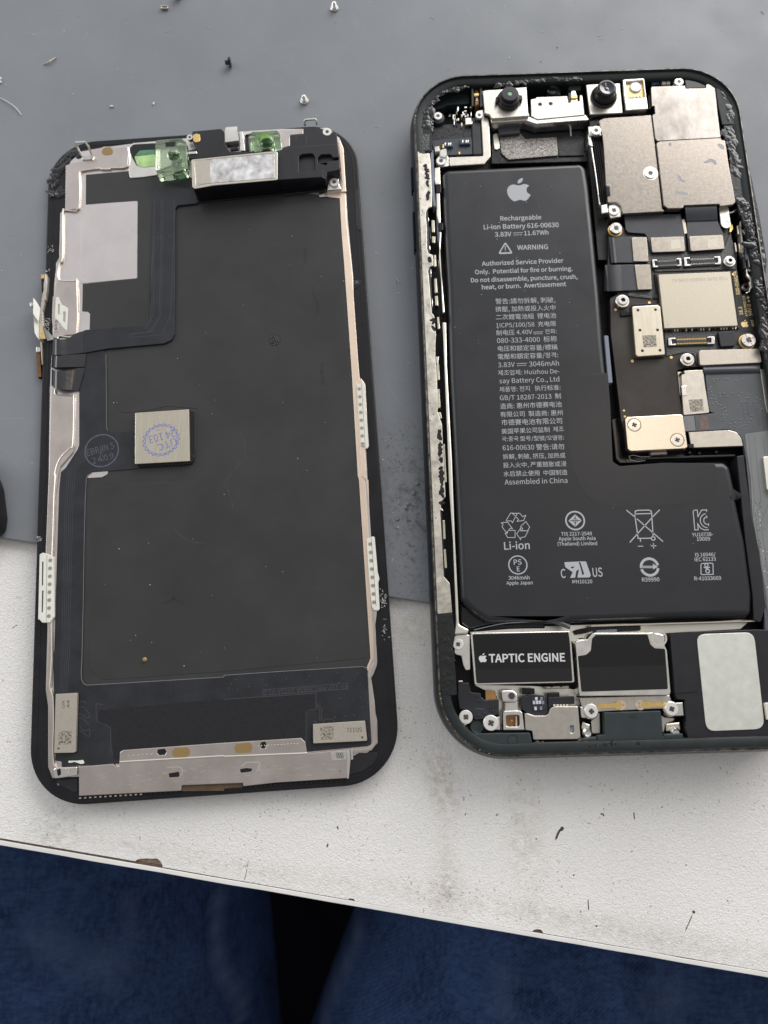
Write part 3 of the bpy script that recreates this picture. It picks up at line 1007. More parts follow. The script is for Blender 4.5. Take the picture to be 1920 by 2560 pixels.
b.line(parse("D:130,1290 170,1380 180,1500 F:0,20 40,100 70,200 75,280", ZF), .3, ZF + .056, "film_mark_pale")
b.line(parse("E:570,235 800,215 1300,180 1420,165", ZF), .14, ZF + .056, "film_mark_pale")
random.seed(23)
for k in range(24):
    x, y = pt(f"{320 + random.random() * 540},{560 + random.random() * 1080}", ZF)
    a, l = random.uniform(-.5, .5) + 1.4, random.uniform(1.5, 7)
    b.line([(x + l * s * math.cos(a + .2 * s), y + l * s * math.sin(a + .2 * s)) for s in (0, .3, .6, 1)], random.uniform(.04, .12), ZF + .058, "film_mark_pale")
b.build("film_smudges", screen)['kind'] = "stuff"
prism("black_tape", screen, "G:620,515 1659,420 H:0,430 755,380 758,500 680,520 672,740 0,780 G:1659,785 830,838 795,950 740,900 722,650 610,610", ZB - 0.03, ZB + 0.06, "tape_black", 0.3, 0.03)
# bottom plate
b = MB()
b.poly("G:455,985 740,960 765,985 788,975 795,860@.5 830,845 H:0,785 640,745@.5 675,780@.4 690,875 1020,838 1040,842 1020,1080 430,1118 160,1148 155,1120 G:1310,1140 1305,1185 455,1228", 1.7, 2.25, "pink_metal", 0.12, 0.12,
       holes=["G:1110,845 1165,838 1180,860 1170,885 1120,888 1105,870", "H:310,785 340,778 352,800 340,832 312,835 300,808"])
b.tube([(q[0], q[1], 2.2) for q in parse("G:795,945 1659,895 H:0,900 690,872", 2.2)], 0.2, "edge_metal")
for k in range(13):
    for spec in (f"G:{870 + k * 38},{893 - k * 2.6}", f"H:{285 + k * 27},{812 - k * 1.4}"):
        if k in (6, 7, 8, 9) and spec[0] == 'G':
            continue
        x, y = pt(spec, 2.25)
        b.lathe(x, y, [(0.11, 2.25), (0.08, 2.27), (0.03, 2.22)], "pink_metal", 10)
b.poly("G:1105,834 1182,834 1182,892 1105,892", 1.9, 2.04, "recess", 0.1, 0.02)  # dark sheets stand in for the shade inside the plate's holes
b.poly("H:296,775 356,775 356,838 296,838", 1.9, 2.04, "recess", 0.1, 0.02)
for spec in ("G:1195,990 1275,985 1310,995 1315,1035 1290,1070", "H:150,980 180,950 285,945 300,965 285,1000"):
    b.line(parse(spec, 2.26), 0.2, 2.262, "edge_metal")
b.poly("G:1200,1040 1285,1025 1290,1068 1205,1075", 2.2, 2.3, "black_gloss", 0.2, 0.03)
b.poly("H:130,1005 190,995 235,1000 225,1025 140,1035", 2.2, 2.3, "black_gloss", 0.2, 0.03)
random.seed(5)
for k in range(70):      # scuffs
    x0 = random.uniform(560, 1640)
    y0 = random.uniform(1030, 1190) - (x0 - 500) * 0.06
    x, y = pt(f"G:{x0},{y0}", 2.26)
    if 1290 < x0 and y0 > 1110:
        continue
    b.line([(x, y), (x + random.uniform(.2, 1.2), y + random.uniform(-.04, .1))], random.uniform(.03, .09), 2.256, "edge_metal")
for k in range(45):
    x0 = random.uniform(40, 1000)
    y0 = random.uniform(985, 1080) - x0 * 0.03
    x, y = pt(f"H:{x0},{y0}", 2.26)
    b.line([(x, y), (x + random.uniform(.2, 1.4), y + random.uniform(-.05, .12))], random.uniform(.03, .1), 2.256, "edge_metal")
bp_ = b.build("bottom_plate", screen)
for spec in ("G:1230,850@.5 1255,830@.5 1360,822@.5 1378,850@.5 1372,895@.5 1340,903@.5 1245,908@.5 1228,880@.5", "H:88,810@.5 110,795@.5 215,783@.5 237,805@.5 232,855@.5 200,868@.5 105,872@.5 88,845@.5"):
    MB().poly(spec, 2.22, 2.275, "brown_dot", 0.4, 0.01).build("brown_pad", bp_)
b = MB()
b.poly("H:885,872 905,860 1015,852 1020,870 1015,925 895,937", 2.2, 2.4, "nickel", 0.15, 0.05)
for i in range(6):
    x, y = pt(f"H:{938 + (i % 3) * 20 + (i // 3) * 6},{880 + (i // 3) * 25}", 2.41)
    ring(b, x, y, .16, .26, 2.412, "screw_recess", 12)
b.build("contact_pad", bp_)
prism("plate_wing", screen, "H:1020,842 1040,835 1050,930 1035,1085 1018,1085", 1.7, 2.5, "nickel", 0.1, 0.1)
prism("plate_wing", screen, "H:1050,840 1068,838 1072,925 1055,930", 1.7, 2.4, "nickel", 0.1, 0.08)
mat("ribbon_brown", (0.10, 0.062, 0.03), rough=0.35, var=0.3, vfeat=0.8)
prism("ribbon_end", screen, "G:1310,1138 1659,1118 H:0,1128 152,1110 157,1155 0,1165 G:1659,1185 1312,1188", 1.62, 1.9, "ribbon_brown", 0.0, 0.03)
b = MB()
random.seed(3)
for k in range(40):
    x, y = pt(f"G:{1340 + k * 12},{1168 - k * 0.6}", 1.93)
    b.line([(x, y - .45), (x, y + .45)], 0.05, 1.91, "ink_dark")
b.build("ribbon_lines", screen)
b = MB()
for k in range(20):
    b.poly(f"G:{455 + k * 42},{1240 - k * 2.6} {475 + k * 42},{1238 - k * 2.6} {475 + k * 42},{1250 - k * 2.6} {455 + k * 42},{1252 - k * 2.6}", 1.58, 1.85, "label_metal" if k < 13 else "black_gloss", 0, 0.03)
for k in range(21):
    b.poly(f"H:{165 + k * 42},{1148 - k * 2.6} {190 + k * 42},{1144 - k * 2.6} {190 + k * 42},{1158 - k * 2.6} {165 + k * 42},{1162 - k * 2.6}", 1.58, 1.85, "black_gloss", 0.05, 0.03)
b.build("glue_teeth", screen)
prism("corner_clip", screen, "G:240,1010@.4 262,990 440,985 438,1060@.2 300,1080 245,1085@.4", 1.6, 2.5, "nickel", 0.25, 0.2, bseg=2)
b = MB()
b.poly("G:270,1012 300,995 305,1050 280,1065", 2.45, 2.6, "black_gloss", 0.2, 0.05)
b.poly("G:340,998 370,993 372,1050 345,1055", 2.45, 2.65, "edge_metal", 0.2, 0.05)
b.build("clip_contact", screen)
prism("white_spill", screen, "G:365,935 440,935 490,928@.3 505,958@.3 470,962 420,945 370,955@.3", ZB, ZB + 0.05, "white_tab", 0.2, 0.02)
prism("corner_seal", screen, "H:1070,895@.3 1120,870 1270,865@.5 1278,900@.6 1240,960 1150,1020 1050,1050 1030,1085 1035,930 1060,920", 1.58, 1.72, "black_plastic", 0.3, 0.05)
prism("corner_seal", screen, "G:262,1105@.4 300,1092 440,1080 447,1200 400,1190 300,1140", 1.58, 1.7, "black_plastic", 0.3, 0.05)
# metal labelled chips
c1 = prism("driver_chip", screen, "G:262,382 432,372 442,380 428,862 412,868 248,872", 1.9, 2.75, "label_metal", 0.12, 0.06)
b = MB()
z = 2.756
b.text("OX", "G:338,500 336,434", z, "ink_dark", tall=0.55)
b.text("44", "G:380,496 378,430", z, "ink_dark", tall=0.55)
x, y = pt("G:286,833", z)
b.disc(x, y, z, 0.2, "ink_dark", 16)
b.poly("G:288,690 395,685 392,798 286,803", z - .006, z, "etch_patch_dark")
b.build("chip_marking", c1)
prism("chip_base", screen, "G:262,382 452,372 458,385 442,860 425,872 255,880", 1.85, 2.1, "black_gloss", 0.1, 0.04)
c2 = prism("driver_chip", screen, "H:738,632@.1 1170,603@.2 1188,770@.2 740,792@.2", 1.9, 2.75, "label_metal", 0.12, 0.06)
b = MB()
b.text("S0331", "H:1145,660 1020,664", z, "ink_dark")
x, y = pt("H:1147,741", z)
b.disc(x, y, z, 0.2, "ink_dark", 16)
b.poly("H:798,655 908,648 910,758 800,763", z - .006, z, "etch_patch_dark")
b.build("chip_marking", c2)
prism("chip_base", screen, "H:725,650 760,620 1180,598 1200,770 1180,785 735,800 712,760", 1.85, 2.1, "black_gloss", 0.1, 0.04)
c3 = prism("touch_chip", screen, "C:922,1135 1368,1105 1376,1535 920,1560", 1.95, 3.1, "brass_chip", 0.12, 0.07)
b = MB()
z = 3.106
pc = Vector(pt("C:1138,1360", z))
kx = Vector(pt("C:1293,1350", z)) - pc
ky = Vector(pt("C:1145,1225", z)) - pc
NP = 22
o_pts, i_pts = [], []
for k in range(NP):
    a = 2 * math.pi * k / NP
    a2 = a + math.pi / NP
    for A_, L_, s_ in ((a, o_pts, 1.0), (a2, o_pts, 0.9)):
        L_.append(pc + kx * math.cos(A_) * s_ + ky * math.sin(A_) * s_)
b.line(o_pts, 0.16, z, "ink_blue", closed=True)
b.line([pc + kx * math.cos(2 * math.pi * k / 40) * .86 + ky * math.sin(2 * math.pi * k / 40) * .86 for k in range(40)], 0.12, z + .004, "ink_blue", closed=True)
b.text("UTC", "C:1252,1340 1100,1402", z, "ink_blue", tall=0.9)
b.text("24 103", "C:1245,1270 1030,1330", z, "ink_blue", tall=1.2)
b.line([pt("C:1095,1280", z), pt("C:1122,1276", z)], .12, z, "ink_blue")
b.build("ink_stamp", c3)
prism("chip_base", screen, "C:935,1130 1375,1100 1400,1120 1408,1530@.3 1380,1560 955,1580 930,1560", 1.9, 2.3, "black_gloss", 0.1, 0.06)
b = MB()
for k in range(14):
    x0, y0 = (960 + k * 30, 1578 - k * 1.5) if k < 13 else (1400, 1500)
    x, y = pt(f"C:{x0},{y0}", 2.2)
    b.lathe(x, y, [(0.3, 1.9), (0.28, 2.25), (0.12, 2.4)], "black_gloss", 10)
b.build("solder_row", screen)
b = MB()      # round grey stamp on the flex board
z = ZB + 0.02
x, y = pt("C:645,1448", z)
ring(b, x, y, 3.28, 3.55, z, "ink_slate", 48)
b.text("EBR/IN S", "C:528,1495 752,1428", z, "ink_slate", tall=1.35)
b.text("2409", "C:572,1560 745,1510", z, "ink_slate", tall=1.1, spacing=1.15)
b.line(parse("C:655,1420 615,1530", z), 0.12, z + .003, "ink_slate")
b.line(parse("C:640,1440 660,1530 610,1525", z), 0.1, z + .003, "ink_slate")
b.build("round_stamp", screen)
# top ribbon cable and its folded tail
ZR = 2.25
prism("ribbon_cable", screen,
      "A:1072,740 1088,685@1.5 1140,655@1 1260,650 1420,680 1440,790 1275,808@.5 1255,835 C:1252,0 1248,480@1.2 1225,530@1 1160,560 690,602 490,640 488,455 510,446 850,418 1010,400@.6 1045,350@.8 1060,0 A:1048,1600 1062,1050",
      ZF, ZR, "flex_dark", 0.3, 0.08)
b = MB()
for o_ in (0, 55, 70, 160):
    P = parse(f"A:{1085 + o_},{760} {1080 + o_},{1060} C:{1078 + o_ * .95},{0} {1070 + o_ * .9},{330} {1000 + o_ * .9},{440 + o_ * .3} {870},{470 + o_ * .25}", ZR)
    b.line(P[:-1] if o_ < 50 else P, 0.08, ZR + 0.012, "flex_trace")
b.line(parse("A:1100,1072 1160,1070", ZR), 0.09, ZR + .013, "flex_trace")
b.line(parse("A:1200,1066 1250,1062", ZR), 0.09, ZR + .013, "flex_trace")
for q, s_ in (("C:885,462", .45), ("C:1000,455", .3), ("C:988,535", .35), ("C:750,430", .4)):
    x, y = pt(q, ZR)
    ring(b, x, y, s_ * .55, s_ * .8, ZR + .014, "recess", 14)
b.build("cable_traces", screen)


def row(l, r, z):
    return (at3(l, z), at3(r, z))


b = MB().strip([row("S:965,1092", "S:965,1440", ZR + .03), row("S:850,1125", "S:850,1455", ZR + .1), row("S:700,1215", "S:700,1468", 2.8), row("S:545,1222", "S:545,1478", 3.5), row("S:480,1220", "S:470,1480", 2.9), row("S:440,1235", "S:430,1480", 1.6), row("S:400,1240", "S:400,1480", 0.5)], 0.12, "flex_gloss")
b.build("folded_tail", screen)
b = MB().strip([row("S:1010,1462", "S:985,1672", 2.1), row("S:850,1470", "S:840,1672", 2.35), row("S:680,1475", "S:670,1678", 2.9), row("S:530,1475", "S:520,1680", 3.2), row("S:460,1470", "S:450,1680", 1.9), row("S:425,1470", "S:425,1680", 0.9)], 0.12, "flex_gloss")
b.build("folded_tail", screen)
b = MB().strip([row("S:995,1690", "S:890,2062", 2.05), row("S:850,1710", "S:790,2050", 2.3), row("S:680,1735", "S:660,2040", 3.0), row("S:535,1740", "S:530,2028", 3.4), row("S:470,1720", "S:460,1985", 2.6), row("S:430,1660", "S:425,1920", 0.9), row("S:400,1600", "S:385,1820", 0.5)], 0.12, "flex_gloss")
b.build("folded_tail", screen)
# cable heads standing on edge against the frame's side
MB().strip([row("S:285,1240", "S:310,1850", 0.4), row("S:330,1240", "S:345,1800", 1.0), row("S:445,1230", "S:445,1690", 1.4)], 0.2, "flex_dark").build("cable_head", screen)
prism("stiffener", screen, "S:264,1265 288,1265 300,1630 290,1640", 0.1, 2.0, "label_metal", 0, 0.05)
b = MB()
b.poly("S:195,1440 265,1430 280,1840 225,1850", 0.1, 1.0, "recess", 0.05, 0.05)
for k in range(24):
    y0 = 1445 + k * 16.5
    b.poly(f"S:{200 + k},{y0} {262 + k * .8},{y0 - 2} {262 + k * .8},{y0 + 7} {200 + k},{y0 + 9}", 0.9, 1.06, "copper_flex", 0, 0.02)
b.poly("S:195,1345@.15 262,1360 265,1425 200,1432@.15", 0.1, 1.5, "screw_steel", 0.1, 0.08)
b.build("cable_connector", screen)
b = MB()
b.poly("S:275,170 332,168 330,235 278,240", 0.3, 2.3, "gold", 0.05, 0.1)
b.poly("S:278,240 330,236 325,330 300,480 288,470", 0.3, 1.6, "recess", 0.05, 0.05)
b.build("cable_connector", screen)
MB().strip([row("S:320,320", "S:355,590", 2.4), row("S:350,150", "S:375,300", 2.7), row("S:380,200", "S:345,585", 2.4)], 0.1, "white_tab", 1).build("pull_tab", screen)
b = MB()
b.poly("S:350,150 383,200 372,400 345,590 322,582 318,320", 1.5, 2.6, "label_metal", 0.1, 0.05)
b.poly("S:335,380 345,590 300,790 320,960 310,1030 262,1240 258,980 268,740 300,480", 1.2, 2.3, "label_metal", 0.15, 0.06)
for k in range(5):
    b.poly(f"S:{285 + k * 4},{790 + k * 45} {308 + k * 3},{785 + k * 45} {315 + k * 2},{820 + k * 45} {290 + k * 2},{825 + k * 45}", 2.2, 2.4, "component_white", 0.1, 0.05)
b.poly("S:270,1010 300,1020 355,1220 265,1215", 2.2, 2.36, "gold", 0.1, 0.05)
b.build("cable_spine", screen)
MB().strip([row("S:150,548", "S:148,805", 3.4), row("S:200,610", "S:190,870", 3.0), row("S:262,715", "S:243,935", 2.5)], 0.12, "white_tab").build("pull_tab", screen)
MB().strip([row("S:152,825", "S:172,1110", 2.4), row("S:200,885", "S:205,1180", 2.2), row("S:252,945", "S:252,1232", 2.0)], 0.12, "white_tab").build("pull_tab", screen)
MB().strip([row("S:300,1010", "S:380,1250", 2.6), row("S:360,1060", "S:420,1240", 2.5), row("S:440,1150", "S:490,1225", 2.2)], 0.1, "flex_clear").build("pull_tab", screen)
prism("gold_contact", screen, "S:90,625 140,625 142,680 110,690 92,665", 1.0, 2.6, "screw_steel", 0.1, 0.08)
b = MB()
b.poly("S:468,520 520,535 515,760 495,870 560,1000 555,1100 480,1110 455,900 460,700", 2.0, 2.09, "pink_metal", 0.15, 0.03)
b.poly("S:518,538 565,540 585,600 612,650 605,985 500,868", 2.06, 2.15, "white_tab", 0.1, 0.03, holes=["S:555,650 580,650 578,840 552,800"])
b.poly("S:612,655 690,700 720,720 712,900 700,1090 604,1000", 2.06, 2.13, "white_tab", 0.1, 0.03, holes=["S:640,770 678,780 672,960 636,920"])
for k in range(3):
    x, y = pt(f"S:521,{935 + k * 58}", 2.1)
    ring(b, x, y, .17, .3, 2.105, "screw_recess", 14)
b.build("white_sticker", screen)

# earpiece speaker module
ear = MB()
ZE = 6.3
ear.poly("B:250,430@.3 905,400 1290,560@.3 1310,580 1312,650 905,690 238,752@.3 230,730", 1.75, 2.1, "black_gloss", 0.2, 0.1)
ear.poly("B:187,392@.4 895,320@.3 912,335 912,565 380,612 215,642@.5 200,620", 1.9, ZE, "black_gloss", 0.3, 0.15)
ear = ear.build("earpiece", screen)
prism("rim", ear, "B:192,395@.4 893,323@.3 908,336 908,562 378,608 218,637@.5 203,618", ZE - 0.3, ZE + 0.09, "brass_chip", 0.3, 0.06, holes=["B:218,405@.4 885,338@.3 888,550@.3 362,590 232,612@.4"])
mat("ear_plate", (0.70, 0.63, 0.60), metal=0.9, rough=0.34, var=0.45, vfeat=2.2, col2=(0.74, 0.69, 0.68), bump=0.01, bfeat=0.5)
prism("face_plate", ear, "B:220,405@.4 884,340@.3 886,548@.3 362,588 234,610@.4", ZE - 0.2, ZE + 0.03, "ear_plate", 0.2, 0.05)
prism("clear_sticker", ear, "B:228,410@.4 350,398 352,585 236,600@.4", ZE - 0.05, ZE + 0.06, "label_metal", 0.2, 0.02)
b = MB()
ZK = 5.3
b.poly("B:912,320 975,300 1008,290 1010,195 1055,190 1120,188 1125,130 1250,128@.3 1400,180@.5 1420,380 1425,480 1320,500 1310,560 1275,540 960,560 912,565", 2.0, ZK, "black_plastic", 0.15, 0.12, bseg=2,
       holes=["B:1085,370@.6 1110,350@.4 1200,342@.5 1218,370@.4 1222,485@.2 1085,500@.3", "B:1240,380@.6 1270,352@.5 1350,350@.4 1370,378 1420,375 1418,398 1320,410 1315,440 1245,425"])
b.poly("B:1085,370 1222,350 1222,490 1085,505", 2.0, 4.5, "flex_board", 0, 0.02)
b.poly("B:1240,360 1420,345 1420,400 1245,430", 2.0, 4.5, "flex_board", 0, 0.02)
b.line(parse("B:1025,290 1035,515", ZK), 0.12, ZK + .004, "recess")
b.line(parse("B:1010,295 1280,275 1420,262", ZK), 0.1, ZK + .004, "flex_trace")
b.line(parse("B:1150,190 1148,275", ZK), 0.1, ZK + .005, "flex_trace")
b.line(parse("B:1065,190 1062,245", ZK), 0.1, ZK + .005, "flex_trace")
b.line(parse("B:1285,480 1285,545 1310,548", ZK), 0.14, ZK + .004, "flex_trace")
b.build("module_housing", ear)
b = MB()
b.poly("B:1250,600 1300,600 1308,655 1250,662", 1.9, 2.6, "black_gloss", 0.1, 0.1)
for spec, zz in (("B:970,684 1030,680", 2.3), ("B:1062,672 1138,667", 2.4)):
    b.tube([(q[0], q[1], zz) for q in parse(spec, zz)], 0.16, "black_gloss")
b.build("lower_step", ear)
b = MB()
b.poly("B:1320,420@.2 1388,402@.2 1390,465@.2 1325,472@.2", 3.4, 4.9, "gold", 0.1, 0.05)
b.line(parse("B:1338,425 1378,420 1378,455 1338,458", 4.9), 0.08, 4.906, "copper_flex", closed=True)
b.build("gold_contact", ear)
prism("bracket", ear, "B:1335,490@.5 1410,485@.5 1420,600 1440,640 1320,650 1325,560", 1.9, 3.0, "nickel", 0.2, 0.15)
prism("bracket_foot", ear, "B:1250,690 1320,660 1450,650 1450,660 1330,672 1330,700 1260,705", 1.8, 2.1, "nickel", 0.05, 0.08)
screw(ear, "B:1378,580", 3.5, 1.02, 0.5, rot=0.6)
screw(ear, "B:1320,162", ZK + .1, 0.98, 0.4, rot=0.2)
# top sensor flex
b = MB()
b.poly("B:200,160 440,138 470,165 470,250 500,310 520,330 912,318 912,330 190,390 165,370 165,320 235,300 205,250", 2.0, 3.5, "black_plastic", 0.15, 0.12)
b.line(parse("B:430,240 450,340", 3.5), 0.15, 3.504, "recess")
b.build("sensor_flex", screen)
prism("gold_contact", screen, "B:205,190@.4 235,178 265,185@.4 268,245@.4 225,252@.3 210,235", 3.4, 3.62, "gold", 0.2, 0.05)
x, y = pt("B:180,208", 3.4)
screw_mesh(MB(), x, y, 3.4, 0.72, 0.8, 'screw_steel').build("screw", screen)
b = MB()
b.poly("B:163,330 235,325 240,345 165,350", 2.2, 3.7, "nickel", 0.05, 0.08)
b.poly("B:165,352 240,348 242,365 168,372", 2.2, 3.0, "gold", 0.05, 0.08)
b.build("spring_contact", screen)
b = MB()      # folded metal clip over the top edge
b.strip([row("B:480,300", "B:592,280", 2.6), row("B:475,250", "B:588,235", 3.7), row("B:470,165", "B:575,160", 3.9), row("B:478,128", "B:575,122", 3.8), row("B:482,122", "B:570,117", 2.6)], 0.15, "nickel", 1)
b.poly("B:515,300 580,285 585,310 520,320", 2.4, 2.9, "black_gloss", 0.1, 0.05)
b.build("grounding_clip", screen)
prism("sensor_wall", screen, "B:592,165 618,160 640,320 600,322", 1.7, 3.0, "nickel", 0.05, 0.08)
prism("sensor_wall", screen, "B:635,195 668,190 672,320 645,322", 1.7, 2.6, "black_plastic", 0.05, 0.05)
prism("sensor_wall", screen, "B:630,170 680,163 700,172 640,190", 2.0, 3.0, "screw_steel", 0.05, 0.05)
b = MB()
b.poly("B:920,155 1120,140 1120,180 1010,190 1008,280 940,300", 1.6, 2.0, "pink_metal", 0.1, 0.05)
b.build("top_plate", screen)
# square clip loop at the top edge
b = MB()
P = [at3("B:1137,110", 1.7), at3("B:1134,75", 3.0), at3("B:1140,66", 3.2), at3("B:1222,60", 3.2), at3("B:1230,70", 3.0), at3("B:1232,100", 1.7)]
b.tube(P, 0.26, "screw_steel", 6)
b.build("loop_clip", screen)
b = MB()
P = [at3("A:478,395", 1.9), at3("A:425,295", 4.6), at3("A:430,288", 4.8), at3("A:508,283", 4.8), at3("A:535,320", 4.2), at3("A:558,385", 2.6), at3("A:560,425", 2.2)]
b.tube(P, 0.26, "screw_steel", 6)
b.poly("A:480,395 555,385 562,425 480,430", 1.9, 2.3, "nickel", 0.1, 0.08)
b.build("loop_clip", screen)
prism("brown_pad", screen, "A:645,350@.5 670,328@.5 715,325@.5 738,350@.5 735,380@.4 700,390@.4 665,390@.4 645,375@.4", 2.0, 2.06, "brown_dot", 0.4, 0.01)
# camera windows and clear green alignment blocks
prism("window_rim", screen, "A:868,320@.8 905,290 1250,262 1285,285 1300,480 1100,555 990,572 880,580 870,540 865,380", 1.6, 1.98, "nickel", 0.3, 0.08)
b = MB()
b.poly("A:873,335@.9 905,302@.9 1095,290 1095,480 990,492@1.2 935,480@1 895,410", 1.7, 2.0, "recess", 0.5, 0.01)
b.poly("A:920,400@.5 960,352 1085,345 1085,385 935,392", 1.9, 2.03, "green_filter", 0.3, 0.01)
b.poly("A:915,400@.3 1088,384 1090,480 990,492@.8 940,478@.8", 1.9, 2.06, "green_glow", 0.3, 0.01)
b.build("camera_window", screen)


def green_block(cx_, cy_, u, v, z0, z1, r):
    o_ = Vector(pt(cx_, z1)) if isinstance(cx_, str) else None
    bb = MB()
    a = parse(u, z1)
    loop = rounded(a, 0.3)
    h = [(o_.x + r * math.cos(2 * math.pi * k / 28), o_.y + r * math.sin(2 * math.pi * k / 28)) for k in range(28)]
    bb.prism(loop, z0, z1, "green_clear", 0.1, holes=[h])
    bb.lathe(o_.x, o_.y, [(r * 0.97, z0 + 0.1), (r * 0.97, z1 - 1.1), (r * 0.8, z1 - 1.0), (r * .55, z1 - 1.3), (r * 0.5, z0 + 0.2)], "green_core", 28, cap_top=True)
    return bb


green_block("A:1240,390", None, "A:1090,268 1150,262 1300,250@.6 1345,280 1358,500@.3 1290,525 1100,545@.3 1085,480 1088,380", None, 1.9, 4.6, 1.35).build("clear_block", screen)
green_block("B:812,240", None, "B:690,165@.3 905,152@.4 935,180 938,300@.3 690,322 680,300", None, 1.9, 4.2, 1.75).build("clear_block", screen)
b = MB()
b.poly("B:720,200@.8 880,190@.8 890,290@.8 740,310@.8", 1.8, 1.95, "green_glow", 0.8, 0.01)
b.poly("A:1170,285 1255,278 1255,315 1175,320", 4.3, 4.64, "recess", 0.05, 0.02)
b.build("lens_seat", screen)
# torn black adhesive on the bezel
random.seed(21)
MB().goo("A:470,370 420,375 350,430 290,510 260,580 235,660", 2.6, 1.6, "adhesive", 0.5, rows=9).build("torn_adhesive", screen)
MB().goo("A:225,700 245,730 300,690", 2.0, 1.6, "adhesive", 0.6, rows=8).build("torn_adhesive", screen)
MB().tube([at3("A:185,690", 1.5), at3("A:210,712", 2.4), at3("A:245,735", 2.0)], 0.2, "adhesive").build("torn_adhesive", screen)
MB().goo("D:1075,40 1090,80 1100,60 1120,60", 1.1, 1.6, "adhesive", 0.3).build("torn_adhesive", screen)
b = MB()
for k in range(60):
    fx = random.random()
    if k < 30:
        x, y = pt(f"S:{370 + random.gauss(0, 14)},{80 + fx * 400}", 1.66)
    else:
        x, y = pt(f"S:{375 + random.gauss(0, 28)},{980 + random.gauss(0, 55)}", 1.66)
    a = random.uniform(0, 3.1)
    l = random.uniform(.1, .4)
    b.tube([(x, y, 1.66), (x + l * math.cos(a), y + l * math.sin(a), 1.66 + random.uniform(.02, .25))], 0.05, "white_tab", 5)
for base_, n_ in (("F:1325,1000", 40), ("F:1335,1230", 20), ("A:225,1180", 14), ("E:120,650", 14)):
    for k in range(n_):
        o_ = base_.split(':')
        q = [float(s) for s in o_[1].split(',')]
        x, y = pt(f"{o_[0]}:{q[0] + random.gauss(0, 12)},{q[1] + random.gauss(0, 40 if n_ > 15 else 16)}", 1.66)
        a = random.uniform(0, 3.1)
        l = random.uniform(.1, .4)
        b.tube([(x, y, 1.66), (x + l * math.cos(a), y + l * math.sin(a), 1.66 + random.uniform(.0, .15))], 0.04, "white_tab", 5)
so = b.build("scuffs", screen)
so['kind'] = "stuff"
# white perforated clips on the long edges


def perf_clip(outline, inner, dots, slots, z0, z1):
    b = MB()
    b.poly(outline, z0, z1, "white_tab", 0.25, 0.12)
    b.line(parse(inner, z1), 0.1, z1 + 0.004, "ink_brown")
    for q in dots:
        x, y = pt(q, z1)
        b.disc(x, y, z1 + 0.005, 0.3, "ink_brown", 14)
        ring(b, x, y, .3, .42, z1 + 0.004, "label_metal", 16)
    for q in slots:
        b.poly(q, z1 - .02, z1 + 0.01, "screw_recess", 0.05)
    return b.build("edge_clip", screen)


perf_clip("E:128,782 155,768@.3 230,790 240,810 248,1300 215,1350 150,1350@.3 125,1322 115,1325", "E:190,790 185,1340",
          [f"E:{218 - k * 1.8},{833 + k * 66}" for k in range(8)], ["E:150,845 162,840 158,1040 148,1040", "E:150,1085 162,1080 156,1265 146,1262"], 1.6, 2.5)
perf_clip("D:1098,895 1135,892 1140,862 1150,880 1165,885@.3 1202,1410@.3 1190,1432@.3 1172,1430 1172,1410 1135,1410", "D:1140,900 1172,1405",
          [f"D:{1122 + k * 4.2},{937 + k * 65}" for k in range(8)], [], 1.85, 2.3)
perf_clip("F:1182,490@.3 1215,478 1225,468 1250,470@.3 1275,760 1290,820 1280,850 1292,1070@.3 1280,1085 1245,1082 1225,1050@.3 1200,800 1190,650", "F:1222,480 1262,1045",
          [f"F:{1212 + k * 4.6},{532 + k * 69}" for k in range(8)], [], 1.85, 2.3)
# grains of dust on the film
b = MB()
random.seed(9)
for k in range(52):
    u, v = random.random(), random.random()
    x, y = pt(f"{260 + u * 600},{560 + v * 1180}", ZF)
    r = random.choice([.04, .04, .05, .06, .07, .1])
    b.lathe(x, y, [(r, ZF + .05), (r * .7, ZF + .06 + r), (r * .2, ZF + .06 + r * 1.3)], "white_tab", 6)
so = b.build("dust_grains", screen)
so['kind'] = "stuff"
x, y = pt("G:1003,97", ZF)
MB().lathe(x, y, [(0.5, ZF + .04), (0.42, ZF + .3), (.2, ZF + .45)], "brown_dot", 14).build("brown_speck", screen)
# ------------------------------------------------------------------ the opened phone body
BX, BY, BTH = 41.9626, 55.8597, 0.03142
phone = thing("opened_phone", "opened phone body on the right, black battery, circuit board and small modules showing", "phone", (BX, BY, 0))
W_, H_, R_ = 70.8, 143.4, 11.8


def sweep_frame():
    prof = [(2.4, 0.05, 0), (0.9, 0.25, 0), (0.0, 0.9, 0), (-0.5, 1.9, 0), (-0.74, 3.0, 0), (-0.8, 4.0, 0), (-0.7, 5.1, 0), (-0.45, 6.2, 0), (-0.18, 7.0, 0), (-0.02, 7.4, 1), (0.12, 7.58, 1), (0.34, 7.6, 1), (0.42, 7.35, 2),
            (0.5, 7.12, 2), (2.05, 7.06, 2), (2.17, 6.95, 2), (2.25, 6.0, 2), (2.3, 1.4, 2)]
    b = MB()
    rings = [inset_rect(BX, BY, BTH, W_, H_, R_, d, 20) for d, z, k in prof]
    n = len(rings[0])
    for i in range(len(prof) - 1):
        m = ("frame_steel", "frame_rim", "frame_ledge")[prof[i + 1][2]]
        vs = [(*q, prof[i][1]) for q in rings[i]] + [(*q, prof[i + 1][1]) for q in rings[i + 1]]
        b.add(vs, [[j, (j + 1) % n, n + (j + 1) % n, n + j] for j in range(n)], m)
    return b


fr = sweep_frame().build("frame", phone, smooth_deg=50)
